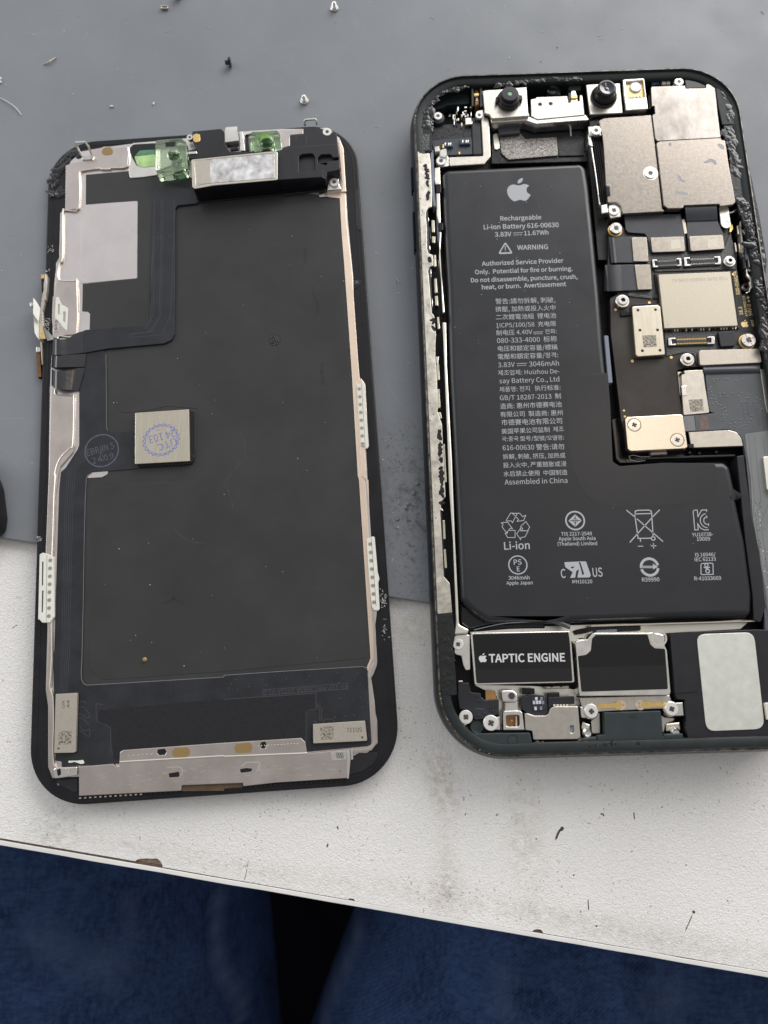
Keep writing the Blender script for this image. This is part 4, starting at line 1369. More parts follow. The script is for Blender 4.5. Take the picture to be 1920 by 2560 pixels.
# side buttons on the long edge
for spec in ("U:38,690 55,690 62,1010 48,1015", "U:62,1300 80,1300 95,1830 78,1835"):
    P = parse(spec, 4.2)
    y0, y1 = P[0][1], P[2][1]
    c, s = math.cos(BTH), math.sin(BTH)

    def on_side(dx, yy):
        dx = dx + 0.28
        k = (yy - BY) / c
        return (BX - (W_ / 2 + dx) * c - (yy - BY) * s / c * 1.0, yy)
    b = MB()
    b.prism(rounded([(*on_side(0.2, y0), None), (*on_side(0.78, y0), None), (*on_side(0.78, y1), None), (*on_side(0.2, y1), None)], .15), 3.0, 5.2, "frame_steel", 0.2)
    b.build("side_button", fr)
MB().prism(inset_rect(BX, BY, BTH, W_, H_, R_, 2.2), 1.0, 1.5, "frame_floor", 0).build("inner_floor", phone)
prism("ledge_pad", phone, "I:145,420 215,300@1 290,260 262,360 262,480 268,760 148,755", 6.2, 7.07, "frame_ledge", 0.2, 0.08)
prism("ledge_pad", phone, "J:1225,235@.5 1330,225 1392,330 1425,530 1280,537 1250,400", 6.2, 7.08, "frame_ledge", 0.2, 0.08)
prism("black_tape", phone, "J:1290,545 1418,538 1470,750 1530,1000 1590,1300 1650,1659 K:1640,700 1590,600 1490,330 1420,150 1390,60 1340,-60 J:1345,800", 6.3, 7.05, "tape_black", 0.3, 0.08)
prism("black_tape", phone, "T:800,960 850,1130 880,1500 960,2212 995,2212 985,1600 930,1200 870,930", 6.3, 7.07, "tape_black", 0.2, 0.08)
# torn adhesive along the ledge
random.seed(31)
MB().goo("I:560,222 440,235 330,290 270,350 250,400", 1.1, 6.9, "adhesive", 0.5).build("torn_adhesive", phone)
MB().goo("I:215,420 230,500 220,560", 2.4, 7.02, "adhesive", 0.45, rows=9).build("torn_adhesive", phone)
MB().goo("I:255,480 255,600", 0.9, 6.9, "adhesive", 0.5).build("torn_adhesive", phone)
MB().goo("I:800,208 900,200 1000,185 1100,175 1250,160 1500,150", 0.9, 7.02, "adhesive", 0.32).build("torn_adhesive", phone)
MB().goo("J:1290,270 1310,320", 0.9, 7.02, "adhesive", 0.25).build("torn_adhesive", phone)
MB().goo("J:1335,390 1350,450 1370,510", 2.0, 7.02, "adhesive", 0.3, rows=9).build("torn_adhesive", phone)
MB().goo("J:1330,560 1360,700 1390,850 1400,950", 2.2, 7.02, "adhesive", 0.22, rows=9).build("torn_adhesive", phone)
MB().goo("T:610,0 700,100 740,260 790,480 830,800 860,930", 2.3, 7.05, "adhesive", 0.5, rows=9).build("torn_adhesive", phone)
MB().goo("T:880,1120 930,1350 960,1580", 2.4, 7.05, "adhesive", 0.6, rows=9).build("torn_adhesive", phone)
MB().goo("T:930,1650 985,2100", 2.2, 7.05, "adhesive", 0.3, rows=9).build("torn_adhesive", phone)
prism("adhesive_film", phone, "O:165,1015 300,1005 325,1180 305,1300 330,1500 Q:265,560 275,690 150,690 130,500", 7.0, 7.12, "adhesive_wet", 0.3, 0.05)
MB().goo("O:240,1030 255,1250 270,1450 Q:200,600", 2.2, 7.08, "adhesive_wet", 0.16).build("torn_adhesive", phone)
MB().goo("R:120,1115 300,1105 600,1095", 0.5, 7.04, "adhesive", 0.1).build("torn_adhesive", phone)
prism("tape_square", phone, "I:178,615 245,612 243,745 178,748", 7.0, 7.12, "foam", 0.1, 0.02)
# bare metal ledge on the long side
L1 = 7.2
b = MB()
b.poly("U:128,425 160,455 215,465 295,455 310,560 330,990 330,1200 280,1215 250,1270 245,1340 262,1500 262,1780 280,1840 340,1865 350,2010 300,2030 275,2090 M:105,960 130,1270 150,1290 165,1450 N:160,40 160,130 175,350 180,600 215,700 230,1000 245,1300 210,1340 205,1390 235,1420 O:200,150 215,400 230,700 280,760 300,1000 180,1012 160,900 130,400 120,0 N:95,600 70,0 M:45,900 20,260 U:150,900 140,520",
       6.6, L1, "raw_metal", 0.15, 0.06)
b.line(parse("U:140,470 160,700 165,950 M:35,270 70,900 N:88,300 110,900 140,1650 O:165,900", L1), 0.12, L1 + .004, "edge_metal")
random.seed(41)
led = b.build("bare_ledge", phone)
b = MB()
b.goo("U:250,620 265,900", 0.5, L1, "adhesive", 0.05)
b.goo("U:275,980 270,1110", 0.35, L1, "adhesive", 0.05)
b.goo("U:280,1890 300,1960", 0.75, L1, "adhesive", 0.06)
b.goo("M:140,1310 145,1400", 0.5, L1, "adhesive", 0.05)
b.goo("N:195,760 205,1000 215,1300", 0.6, L1, "adhesive", 0.06)
b.goo("O:200,60 205,100", 0.6, L1, "adhesive", 0.05)
for k in range(34):
    u = random.random()
    x, y = pt(f"U:{150 + u * 60},{500 + u * 1650}" if k < 16 else f"N:{90 + u * 60},{u * 1650}", L1)
    x += random.uniform(-.6, .9)
    b.lathe(x, y, [(random.uniform(.05, .14), L1 + .005), (.03, L1 + .03)], "adhesive", 7)
b.build("adhesive_remains", led)
# springs and contacts inside the slot beside the ledge
b = MB()
for spec in ("U:250,1350 290,1345 285,1420 270,1480 275,1600 300,1690 295,1740 285,1740 255,1600 258,1450", "U:258,1740 305,1735 310,1790 275,1800 258,1780", "U:275,2080 320,2065 325,2120 300,2212 280,2200",
             "M:100,960 128,955 125,1010 115,1020 140,1180 138,1240 120,1245 108,1180", "N:165,140 190,135 185,200 172,205"):
    b.poly(spec, 5.0, 6.4, "nickel", 0.1, 0.12)
b.build("spring_contact", phone)
for spec in ("U:322,1385 365,1385 370,1550 330,1550", "U:330,1605 380,1610 375,1700 332,1695", "U:352,1865 385,1865 392,2025 358,2030", "M:150,985 172,980 178,1100 155,1105", "M:155,1130 180,1125 185,1210 160,1205",
             "M:172,1305 190,1300 200,1400 180,1405", "N:168,205 190,200 198,330 178,335", "N:172,410 195,405 203,560 182,570", "N:180,600 205,598 215,650 192,655", "N:225,865 238,865 255,1180 240,1180", "O:218,235 240,232 246,390 224,395", "O:225,480 248,475 258,630 236,635"):
    prism("side_contact", phone, spec, 4.6, 6.6, "brass_chip", 0.05, 0.1)
prism("side_contact", phone, "U:290,1480 308,1478 318,1640 302,1640", 4.5, 6.0, "grey_tape", 0.05, 0.08)
prism("guide_bar", phone, "U:312,415 350,410 358,600 360,900 385,1190 352,1195 320,990", 4.6, 6.9, "grey_tape", 0.05, 0.08)
prism("guide_bar", phone, "U:390,1330 415,1328 432,1690 410,1690", 4.0, 5.8, "grey_tape", 0.05, 0.08)
# cream metal rail beside the battery
b = MB()
b.poly("U:365,660 440,650 450,890 375,890 360,830", 4.0, 6.4, "rail_metal", 0.15, 0.2)
b.poly("U:385,1015 440,1012 452,1425 420,1420 395,1320", 4.0, 6.4, "rail_metal", 0.1, 0.2)
b.poly("U:428,1545 462,1545 M:200,800 240,1265 220,1270 190,700", 4.0, 6.4, "rail_metal", 0.1, 0.2)
b.build("tray_rail", phone)
prism("tray_rail", phone, "M:218,1345 250,1345 N:258,200 300,1000 325,1659 O:350,900 358,1100@.8 440,1140 430,1175 310,1185 330,1070 305,400 275,0 N:250,600 225,0", 3.8, 6.3, "rail_metal", 0.2, 0.25)
prism("clip_block", phone, "U:382,900 455,897 455,1005 388,1005", 3.5, 6.2, "black_gloss", 0.1, 0.1)
prism("clip_block", phone, "U:430,1432 485,1425 485,1520 432,1535", 3.5, 6.2, "black_gloss", 0.1, 0.1)

# battery
ZT = 6.3
bat = MB()
bat.poly("M:215,105@1.5 255,72@2 1375,18@2 1415,60@2 1440,220 1480,600 1530,1100 1560,1500 L:335,520 362,780 378,1000 387,1165@.7 440,1200@.7 800,1172 1300,1172@1.2 1352,1215@1.5 1415,1500 P:1400,50 1480,420 1535,850 1530,1000@1 1500,1040@1 1100,1040 600,1060 0,1080 O:1300,1085 600,1085@2 480,1010@2 370,900@2 345,300 N:280,300 M:262,1100 235,600",
         1.5, ZT, "battery_wrap", 0.5, 1.25, bseg=5)
battery = bat.build("battery", phone, smooth_deg=60)
b = MB()
b.poly("O:362,925 375,1090@.5 440,1138@.5 600,1100 900,1080 480,990", 1.6, 3.6, "black_gloss", 0.2, 0.3)
b.poly("O:480,1145 700,1095 1075,1080 1070,1130 900,1132 620,1140", 1.6, 3.0, "black_gloss", 0.1, 0.2)
b.build("pouch_seal", battery)
b = MB()
b.poly("N:1410,285 1330,310@1 1270,350@1 1242,430@1 1262,850 1300,1050@1 1360,1220@1.5 1450,1330@2 L:400,1560@1 1100,1520@1.5 1215,1450@1.5 1242,1370@1 1225,1195 800,1185 430,1215 370,1180 350,700 N:1590,270", ZT - 0.02, ZT + 0.014, "battery_film", 0.6, 0.016)
b.build("clear_film", battery)
z = ZT + 0.006
b = MB()
IG = "ink_grey"
fruit_mark(b, "M:758,342", "M:962,334", z, IG)
for s, spec in (("Rechargeable", "M:700,503 1040,491"), ("Li-ion Battery 616-00630", "M:562,575 1185,555"), ("3.83V", "M:655,636 793,631"), ("11.67Wh", "M:898,625 1100,617"),
                ("WARNING", "M:840,745 1096,738"), ("Authorized Service Provider", "M:547,877 1225,850"), ("Only.  Potential for fire or burning.", "M:490,947 1300,917"),
                ("Do not disassemble, puncture, crush,", "M:457,1015 1340,984"), ("heat, or burn.  Avertissement", "M:547,1073 1247,1045")):
    b.text(s, spec, z, IG, bold=0.018)
for s, spec in (("警告:請勿拆解, 刺破,", "M:660,1192 1155,1178"), ("擠壓, 加熱或投入火中", "M:660,1257 1158,1242"), ("二次鋰電池組  锂电池", "M:664,1322 1163,1307"), ("1ICP5/100/58  充电限", "M:666,1390 1163,1374"),
                ("制电压 4.40V", "M:666,1452 965,1443"), ("전화:", "M:1072,1440 1168,1436"), ("080-333-4000  标称", "M:674,1518 1170,1503"), ("电压和额定容量/標稱", "M:680,1584 1175,1570"), ("電壓和額定容量/정격:", "M:680,1650 1180,1635"),
                ("3.83V", "N:682,226 820,221"), ("3046mAh", "N:940,220 1187,211"), ("제조업체: Huizhou De-", "N:682,291 1190,276"), ("say Battery Co., Ltd", "N:693,359 1190,343"), ("제품명: 전지   执行标准:", "N:693,428 1200,411"),
                ("GB/T 18287-2013  制", "N:697,499 1203,483"), ("造商: 惠州市德赛电池", "N:700,569 1210,551"), ("有限公司  製造商: 惠州", "N:700,637 1217,621"), ("市德賽电池有限公司", "N:710,705 1213,690"), ("美国苹果公司监制  제조", "N:710,777 1227,755"),
                ("국:중국 型号/型號/모델명:", "N:712,838 1227,826"), ("616-00630 警告:请勿", "N:720,914 1230,903"), ("拆解, 刺破, 挤压, 加热或", "N:722,986 1240,974"), ("投入火中, 严重鼓胀或浸", "N:724,1057 1248,1044"),
                ("水后禁止使用  中国制造", "N:727,1129 1257,1115"), ("Assembled in China", "N:737,1200 1257,1184")):
    b.text(s, spec, z, IG, bold=0.0, tall=1.0)
# direct-current signs
for l, d1 in (("M:808,606 884,602", "M:808,623 884,619"), ("M:975,1428 1052,1425", "M:975,1443 1052,1440"), ("N:838,196 918,193", "N:838,213 918,210")):
    b.line(parse(l, z), 0.12, z, IG)
    p = parse(d1, z)
    a_, c_ = Vector(p[0][:2]), Vector(p[1][:2])
    for k in range(3):
        b.line([a_ + (c_ - a_) * (k / 3 + .04), a_ + (c_ - a_) * (k / 3 + .25)], 0.12, z, IG)
# warning triangle
tri = rounded(parse("M:741,676@.35 806,776@.35 679,781@.35", z), .35)
tri_i = rounded(parse("M:741,697@.2 785,764@.2 698,768@.2", z), .2)
b.prism(tri, z - .004, z, IG, holes=[tri_i])
b.line(parse("M:740,715 741,742", z), 0.16, z, IG)
x, y = pt("M:742,755", z)
b.disc(x, y, z, .1, IG, 12)
# small print
for s, spec in (("Li-ion", "O:732,478 945,472"), ("PS", "O:812,604 877,601"), ("E", "O:838,658 863,657"), ("3046mAh", "O:768,728 943,724"), ("Apple Japan", "O:750,769 968,765"), ("TIS 2217-2548", "O:1205,362 1460,358"),
                ("Apple South Asia", "O:1184,402 1490,397"), ("(Thailand) Limited", "O:1175,444 1503,440"), ("C", "O:1204,712 1243,711"), ("US", "O:1468,703 1550,700"), ("MH10120", "O:1298,758 1463,756"),
                ("YU10738-", "P:1030,369 1205,363"), ("19009", "P:1070,405 1180,402"), ("IS 16046/", "P:1056,535 1225,532"), ("IEC 62133", "P:1052,574 1228,570"), ("R-41033669", "P:1049,733 1272,728"), ("R39990", "P:615,743 760,740")):
    bd = 0.012 if s in ("PS", "E", "C", "US") else 0.014
    b.text(s, spec, z, IG, bold=bd, tall=1.45 if s in ("C", "US") else 1.0)
# recycling arrows (outlined)
for loop in ("O:745,500@0 785,175@.0 840,177 800,255 790,240 770,240".replace("745,500@0 ", "745,240 "), "O:800,178 860,176 885,205 910,192 893,237 838,243 850,228 830,205", "O:707,255 760,250 800,305 785,300 765,318 755,345 715,290 722,265",
             "O:765,320 822,318 822,377 762,378 740,345", "O:865,300 912,245 943,292 925,322 878,320 885,300".replace("865,300", "863,290"), "O:835,348 868,300 868,322 930,322 905,372 870,378 868,395"):
    b.line(parse(loop, z), 0.13, z, IG, closed=True)
x, y = pt("O:845,605", z)
ring(b, x, y, 1.62, 1.84, z, IG, 40)
x, y = pt("O:1320,237", z)
ring(b, x, y, 1.62, 1.92, z, IG, 40)
b.poly("O:1264,239 1319,184@.2 1376,236@.2 1321,290@.2", z - .004, z, IG)
b.line(parse("O:1319,196 1321,280", z), 0.12, z + .006, "battery_wrap")
b.line(parse("O:1278,239 1362,236", z), 0.12, z + .006, "battery_wrap")
b.line(parse("O:1297,237 1320,213 1343,236 1321,260", z), 0.1, z + .009, "battery_wrap", closed=True)
# component mark, slanted letter pair
b.prism(rounded(parse("O:1230,582 1365,576 1410,576 1450,690 1440,708 1290,712 1275,712 1300,665 1262,640 1238,622", z), .15), z - .004, z, IG)
b.poly("O:1283,620 1315,618 1305,632 1290,634", z, z + .003, "battery_wrap")
b.poly("O:1330,655 1320,712 1338,712 1352,640", z, z + .003, "battery_wrap")
b.poly("O:1350,580 1362,580 1395,680 1380,690 1368,640", z, z + .003, "battery_wrap")
b.poly("O:1262,642 1300,665 1278,712 1272,690", z, z + .003, "battery_wrap")
# crossed-out bin
LW = 0.2
b.line(parse("P:487,152 555,208", z), LW, z, IG)
b.line(parse("P:575,225 785,408", z), LW, z, IG)
b.line(parse("P:758,150 700,208", z), LW, z, IG)
b.line(parse("P:690,220 515,415", z), LW, z, IG)
b.line(parse("P:553,182 560,158 580,152 670,150 690,158 694,178", z), LW, z, IG)
b.line(parse("P:553,182 694,178", z), LW, z, IG)
b.line(parse("P:553,182 582,385 690,383", z), LW, z, IG)
b.line(parse("P:694,178 706,365", z), LW, z, IG)
b.line(parse("P:600,385 601,408", z), LW, z, IG)
x, y = pt("P:707,385", z)
ring(b, x, y, .26, .46, z, IG, 20)
b.line(parse("P:583,450 620,449", z), .16, z, IG)
b.line(parse("P:690,447 730,446", z), .16, z, IG)
b.line(parse("P:709,428 711,466", z), .16, z, IG)
# two-letter conformity mark
b.line(parse("P:1037,152 1072,150 1078,205 1108,150 1150,148 1150,160", z), .17, z, IG)
b.line(parse("P:1037,152 1052,315 1080,313 1076,262 1100,300 1130,315 1165,313", z), .17, z, IG)
x, y = pt("P:1158,238", z)
for r_ in (1.4, .75):
    ring(b, x, y, r_ - .085, r_ + .085, z, IG, 24, 100, 265)
b.line(parse("P:1150,198 1152,213", z), .17, z, IG)
b.line(parse("P:1165,262 1166,278", z), .17, z, IG)
# circle with arrow
x, y = pt("P:677,622", z)
ring(b, x, y, 1.35, 1.85, z, IG, 40, 12, 188)
ring(b, x, y, 1.35, 1.85, z, IG, 40, 196, 352)
b.poly("P:608,612 708,613 700,593 748,620 703,643 708,631 608,631", z, z + .004, IG)
b.line(parse("P:608,622 700,622", z), .1, z + .008, "battery_wrap")
# framed pictogram
b.line(parse("P:1103,593 1195,590 1203,598 1204,683 1110,685 1103,680", z), .17, z, IG, closed=True)
for q, r0_, r1_ in (("P:1148,607", .22, .4), ("P:1158,656", .25, .45)):
    x, y = pt(q, z)
    ring(b, x, y, r0_, r1_, z + .004, IG, 20)
b.line(parse("P:1130,625 1150,632 1172,625", z), .22, z + .006, IG)
b.line(parse("P:1152,625 1153,642", z), .2, z + .008, IG)
b.build("printed_label", battery)
prism("side_tape", battery, "L:303,128 333,130 370,518 336,520", 4.8, 6.25, "grey_tape", 0, 0.03)
b = MB()
b.strip([row("O:480,1140", "O:483,1147", 4.6), row("O:700,1092", "O:703,1098", 5.6), row("O:870,1078", "O:871,1084", 5.8), row("O:1070,1073", "O:1071,1078", 5.2)], 0.06, "grey_tape")
b.build("pull_strip", battery)

# ---- region above the battery
prism("antenna_flex", phone, "I:270,540 560,525 600,480 670,490 690,785 280,800 265,660", 4.0, 5.0, "tape_black", 0.2, 0.06)
prism("antenna_flex", phone, "I:262,668 590,640 600,690 598,780 290,795", 4.9, 5.3, "flex_grey", 0.1, 0.05)
prism("antenna_flex", phone, "I:592,520 668,512 684,785 605,785 598,640", 4.9, 5.5, "flex_dark", 0.2, 0.2)
brk = prism("antenna_bracket", phone, "I:672,470 735,470@.5 742,560 752,800@1 700,862 410,880 405,805 690,795 680,600", 4.6, 5.9, "nickel_matt", 0.3, 0.15)
prism("bracket_ear", brk, "I:625,425@.8 690,410 700,480 640,490@.5", 4.8, 6.0, "nickel", 0.3, 0.1)
prism("bracket_ear", brk, "I:325,790 400,795 405,880 330,890 300,860@.6 300,820@.6", 4.8, 5.7, "nickel", 0.3, 0.1)
screw(phone, "I:658,455", 6.3, 0.85, 0.6)
screw(phone, "I:340,835", 6.3, 1.05, 0.9)
screw(phone, "I:315,462", 6.2, 0.95, 0.5)
b = MB()
x, y = pt("I:315,475", 5.9)
b.lathe(x, y, [(1.5, 2), (1.5, 5.6), (1.35, 5.8), (1.0, 5.85)], "green_plastic", 28)
b.build("screw_boss", phone)
prism("white_block", phone, "I:285,720 325,712 330,755 290,762", 5.0, 6.3, "component_white", 0.1, 0.1)
prism("white_block", phone, "I:330,745 385,730 390,790 370,810 330,800", 5.0, 6.6, "white_tab", 0.15, 0.2)
random.seed(51)
b = MB()
for k in range(34):
    x0, y0 = random.uniform(390, 590), random.uniform(385, 520)
    if x0 < 450 and y0 < 430:
        continue
    w0, h0 = random.choice([(14, 26), (26, 14), (18, 18), (12, 40)])
    m = random.choice(["component_white", "component_white", "component_blue", "black_gloss", "nickel", "gold"])
    b.poly(f"V:{(x0 - 99.6) * 1.665 + 0},{(y0) * 1.665} {(x0 - 99.6) * 1.665 + w0 * 1.3},{y0 * 1.665} {(x0 - 99.6) * 1.665 + w0 * 1.3},{y0 * 1.665 + h0 * 1.3} {(x0 - 99.6) * 1.665},{y0 * 1.665 + h0 * 1.3}", 4.6, 5.3 + random.random() * .4, m, 0, 0.06)
comp = b.build("small_components", phone)
comp['kind'] = "stuff"
for q in ("I:395,700", "I:540,678"):
    x, y = pt(q, 5.9)
    b = MB()
    b.prism(rounded([(x - 1.2, y - .6, None), (x + 1.2, y - .55, None), (x + 1.2, y + .6, None), (x - 1.2, y + .55, None)], .1), 5.2, 5.8, "component_blue", 0.08)
    for dx in (-.55, .2, .6):
        b.prism([(x + dx - .14, y - .35), (x + dx + .14, y - .35), (x + dx + .14, y + .35), (x + dx - .14, y + .35)], 5.7, 6.0, "screw_steel", 0.06)
    b.build("capacitor", phone)
prism("gold_block", phone, "I:350,700 362,698 366,728 352,730", 5.2, 5.9, "gold", 0.05, 0.05)
prism("gold_block", phone, "I:484,762 497,760 500,780 487,783", 5.2, 5.6, "gold", 0.05, 0.05)
prism("copper_block", phone, "V:735,800 815,795 820,885 740,893", 5.0, 5.7, "peach_metal", 0.1, 0.1)
b = MB()
b.poly("V:860,375 925,372 930,620 870,640", 3.0, 5.6, "copper_flex", 0.1, 0.2)
b.poly("V:850,455 930,445 928,495 855,500", 5.3, 6.1, "gold", 0.2, 0.2)
b.poly("V:880,495 920,495 915,570 885,570", 4.8, 5.7, "edge_metal", 0.1, 0.2)
b.build("antenna_spring", phone)
prism("dark_post", phone, "V:818,375 850,372 850,640 825,640", 2.0, 6.4, "black_plastic", 0.1, 0.1)
prism("dark_post", phone, "V:935,370 970,368 985,640 940,650", 2.0, 6.4, "black_plastic", 0.1, 0.1)
b = MB()      # wall of the corner pocket
b.poly("V:290,640 330,560@1.2 420,480@1.2 560,420 800,400 800,600 480,620 440,650 300,690", 2.0, 4.6, "green_plastic", 0.5, 0.3)
b.build("corner_pocket", phone)
# camera bracket
ZC = 6.9
cb = MB()
cb.poly("I:683,258 705,250 850,240 1048,222 1062,430 1072,463 762,487@.5 742,452@.3 702,442@.3 690,300", 6.3, ZC, "nickel_matt", 0.2, 0.12)
cb.poly("I:1085,325 1128,318 1130,308 1385,298 1400,350 1490,340 1490,292 1512,292 1532,455 1140,492 1088,465", 5.9, 6.5, "nickel_matt", 0.15, 0.1)
cb.poly("J:150,205 250,198 430,192 455,438 182,452@.3 165,330", 6.3, ZC, "nickel_matt", 0.2, 0.12)
cb.poly("I:750,487 1065,466 1140,495 1540,452 1572,490 1555,500 1450,505 1130,530 1040,500 760,520", 3.6, 6.3, "nickel", 0.2, 0.15)
bracket = cb.build("camera_bracket", phone)
b = MB()
for q in ("I:1162,367", "I:1250,362"):
    x, y = pt(q, 6.5)
    b.lathe(x, y, [(.56, 6.51), (.5, 6.49), (.42, 6.505)], "recess", 20)
b.build("bracket_hole", bracket)
# dot lens on the left plate
b = MB()
x0, y0 = pt("I:908,318", ZC)
x1, y1 = pt("I:913,277", 9.0)
xc, yc = (x0 + x1) / 2, (y0 + y1) / 2
xc, yc = x1, y1
for a in (0.05, math.pi + 0.1):
    b.prism(rounded([(xc + 2.0 * math.cos(a) - .5, yc - .1 + 2.0 * math.sin(a) - .75, None), (xc + 2.9 * math.cos(a), yc - .1 + 2.9 * math.sin(a) - .6, None), (xc + 2.9 * math.cos(a), yc - .1 + 2.9 * math.sin(a) + .6, None), (xc + 2.0 * math.cos(a) - .5, yc + 2.0 * math.sin(a) + .7, None)], .25), ZC - .1, ZC + 0.9, "black_plastic", 0.15)
b.lathe(xc, yc, [(2.55, ZC - .1), (2.55, ZC + .5), (2.3, ZC + .7), (2.25, 8.0), (2.1, 8.15), (1.85, 8.2), (1.85, 8.9), (1.7, 9.0), (0.55, 9.02)], "black_plastic", 48, cap_top=False)
b.lathe(xc, yc, [(0.55, 9.02), (0.45, 8.9)], "black_gloss", 24, cap_top=False)
b.disc(xc, yc, 8.92, 0.47, "lens_green", 24)
b.build("dot_projector", bracket)
b = MB()
x1, y1 = pt("J:325,228", 9.6)
b.lathe(x1, y1, [(2.85, ZC - .1), (2.85, ZC + .35), (2.6, ZC + .5), (2.3, ZC + .3)], "black_gloss", 48, cap_top=False)
b.lathe(x1, y1, [(2.35, ZC + .2), (2.25, 7.9), (2.15, 8.1), (2.05, 8.2), (2.05, 9.35), (1.9, 9.55), (1.55, 9.6), (1.5, 9.45)], "black_gloss", 48, cap_top=False)
b.lathe(x1, y1, [(1.5, 9.45), (1.0, 9.3), (0.7, 9.25), (0.5, 9.18)], "lens_glass", 40, cap_top=False)
b.lathe(x1, y1, [(0.5, 9.18), (0.3, 9.26), (0.1, 9.28)], "lens_glass", 24)
b.build("front_camera", bracket)
b = MB()
b.poly("J:453,160@.4 632,148@.4 650,300 665,405@.4 480,418@.4 462,280", 4.0, 7.4, "nickel", 0.2, 0.2, holes=["J:480,178@.2 622,168@.2 640,308 492,320"])
b.poly("J:478,176 624,166 642,312 490,324", 4.0, 6.8, "gold", 0.1, 0.1)
x, y = pt("J:562,222", 7.1)
b.lathe(x, y, [(1.35, 6.7), (1.3, 7.05), (1.1, 7.15)], "pearl", 28)
for k in range(4):
    b.poly(f"J:{515 + k * 26},{295 - k * 2} {532 + k * 26},{294 - k * 2} {533 + k * 26},{312 - k * 2} {517 + k * 26},{313 - k * 2}", 6.7, 7.1, "component_white", 0, .05)
b.build("flood_illuminator", bracket)
prism("camera_tail", phone, "I:818,555 1000,545 995,605 830,620 815,580", 3.6, 4.6, "flex_grey", 0.1, 0.1)
prism("camera_tail", phone, "I:760,540 1540,520 1560,840 760,860", 2.6, 3.3, "tape_black", 0.3, 0.08)
prism("speckled_tape", phone, "I:825,620 1000,610 1040,655 1300,640 1312,790 900,825@.6 840,770@.6", 3.2, 3.7, "speckled_tape", 0.3, 0.05)
prism("camera_tail", phone, "I:1305,650 1480,620 1530,640 1530,790 1318,795", 3.2, 3.6, "tape_black", 0.1, 0.05)
prism("metal_slot", phone, "I:770,615@.7 815,605@.7 828,735@.7 785,745@.7", 3.2, 3.6, "rail_metal", 0.6, 0.05)
prism("metal_pin", phone, "I:1408,550 1420,548 1425,628 1412,630", 3.2, 3.7, "rail_metal", 0.1, 0.05)
prism("black_tab", phone, "J:970,165 1130,155@.3 1142,230 978,235", 5.5, 6.7, "black_gloss", 0.2, 0.1)
screw(phone, "J:922,178", 6.9, 1.0, 0.8)
b = MB()
for q, m in (("J:712,190", "component_blue"), ("J:795,185", "component_white"), ("J:833,183", "component_white"), ("J:878,162", "gold"), ("J:740,185", "component_blue"), ("J:765,188", "black_gloss")):
    x, y = pt(q, 6.2)
    b.prism([(x - .42, y - .45), (x + .42, y - .45), (x + .42, y + .45), (x - .42, y + .45)], 5.4, 6.2, m, 0.1)
b.build("small_components", phone)
b = MB()
for q, s_ in (("I:1275,230", 1.3),):
    x, y = pt(q, 6.6)
    b.lathe(x, y, [(s_, 3), (s_, 5.9), (s_ * .8, 6.1), (s_ * .6, 5.7)], "black_gloss", 28)
b.poly("I:1220,195 1330,190 1330,290 1220,295", 3, 5.4, "black_plastic", 0.3, 0.1)
b.poly("I:1400,190 1510,185 1500,250 1400,250", 3, 5.8, "green_plastic", 0.2, 0.2)
b.build("microphone_housing", phone)
b = MB()
b.poly("I:1420,255 1455,250 1475,345 1415,350", 5.2, 6.3, "edge_metal", 0.2, 0.15)
b.poly("I:1415,290 1470,288 1472,318 1418,320", 6.0, 6.6, "gold", 0.1, 0.15)
b.poly("I:1395,270 1415,268 1412,352 1395,352", 5.2, 6.6, "black_gloss", 0.1, 0.1)
b.build("spring_contact", phone)

# ---- camera shields
ZSH = 6.7
sh = prism("camera_shield", phone,
           "J:255,500@.5 300,482 690,455@.2 715,640 745,900 782,1232 798,1248 800,1255 452,1275@.3 442,1215@.8 400,1180@.8 330,1182 325,1132 350,1122@.2 345,1050 315,1045 297,740 285,625 268,560", 3.5, ZSH, "shield_metal", 0.2, 0.1)
sh2 = prism("camera_shield", phone, "J:688,228@.3 700,220 970,210 976,236 1145,231 1145,202@.2 1190,196@.3 1218,222 1240,440 1266,642 740,672 722,640 700,455 722,445 718,382 695,382", 4.5, ZSH + 0.35, "shield_smudged", 0.1, 0.08)
sh3 = prism("camera_shield", phone, "J:733,690@.4 760,674 1268,645 1275,662 1303,664@.2 1330,850 1390,1180@.5 1370,1200 1260,1213 1256,1194 965,1206 955,1228 830,1232@.6 795,1205@.6 770,1000", 4.5, ZSH + 0.45, "shield_metal", 0.15, 0.12)
random.seed(61)
b = MB()
for k in range(26):      # scuffs and glue crumbs
    x0, y0 = random.uniform(800, 1280), random.uniform(700, 1160)
    x, y = pt(f"J:{x0},{y0}", ZSH + .46)
    b.lathe(x, y, [(random.uniform(.04, .13), ZSH + .452), (.03, ZSH + .5)], "edge_metal", 7)
b.build("glue_crumbs", sh3)['kind'] = "stuff"
mat("smear", (0.90, 0.90, 0.93), rough=0.6, alpha=0.4)
b = MB()
for q in ("J:900,940@1 930,960@1 950,1000@1 990,1000@1 960,1018@1 920,1000@1", "J:1120,850@1 1180,815@1 1225,830@.5 1235,870@.5 1215,870@.5 1195,845@1 1140,860@1", "J:880,1085@1 1000,1100@1 990,1125@1 900,1110@1", "J:830,690@.5 860,680@.5 855,715@.5 835,715@.5",
          "J:1230,690@1 1290,700@1 1300,750@1 1260,730@1"):
    b.poly(q, ZSH + .45, ZSH + .456, "smear", 0.5)
b.build("glue_smear", sh3)
b = MB()
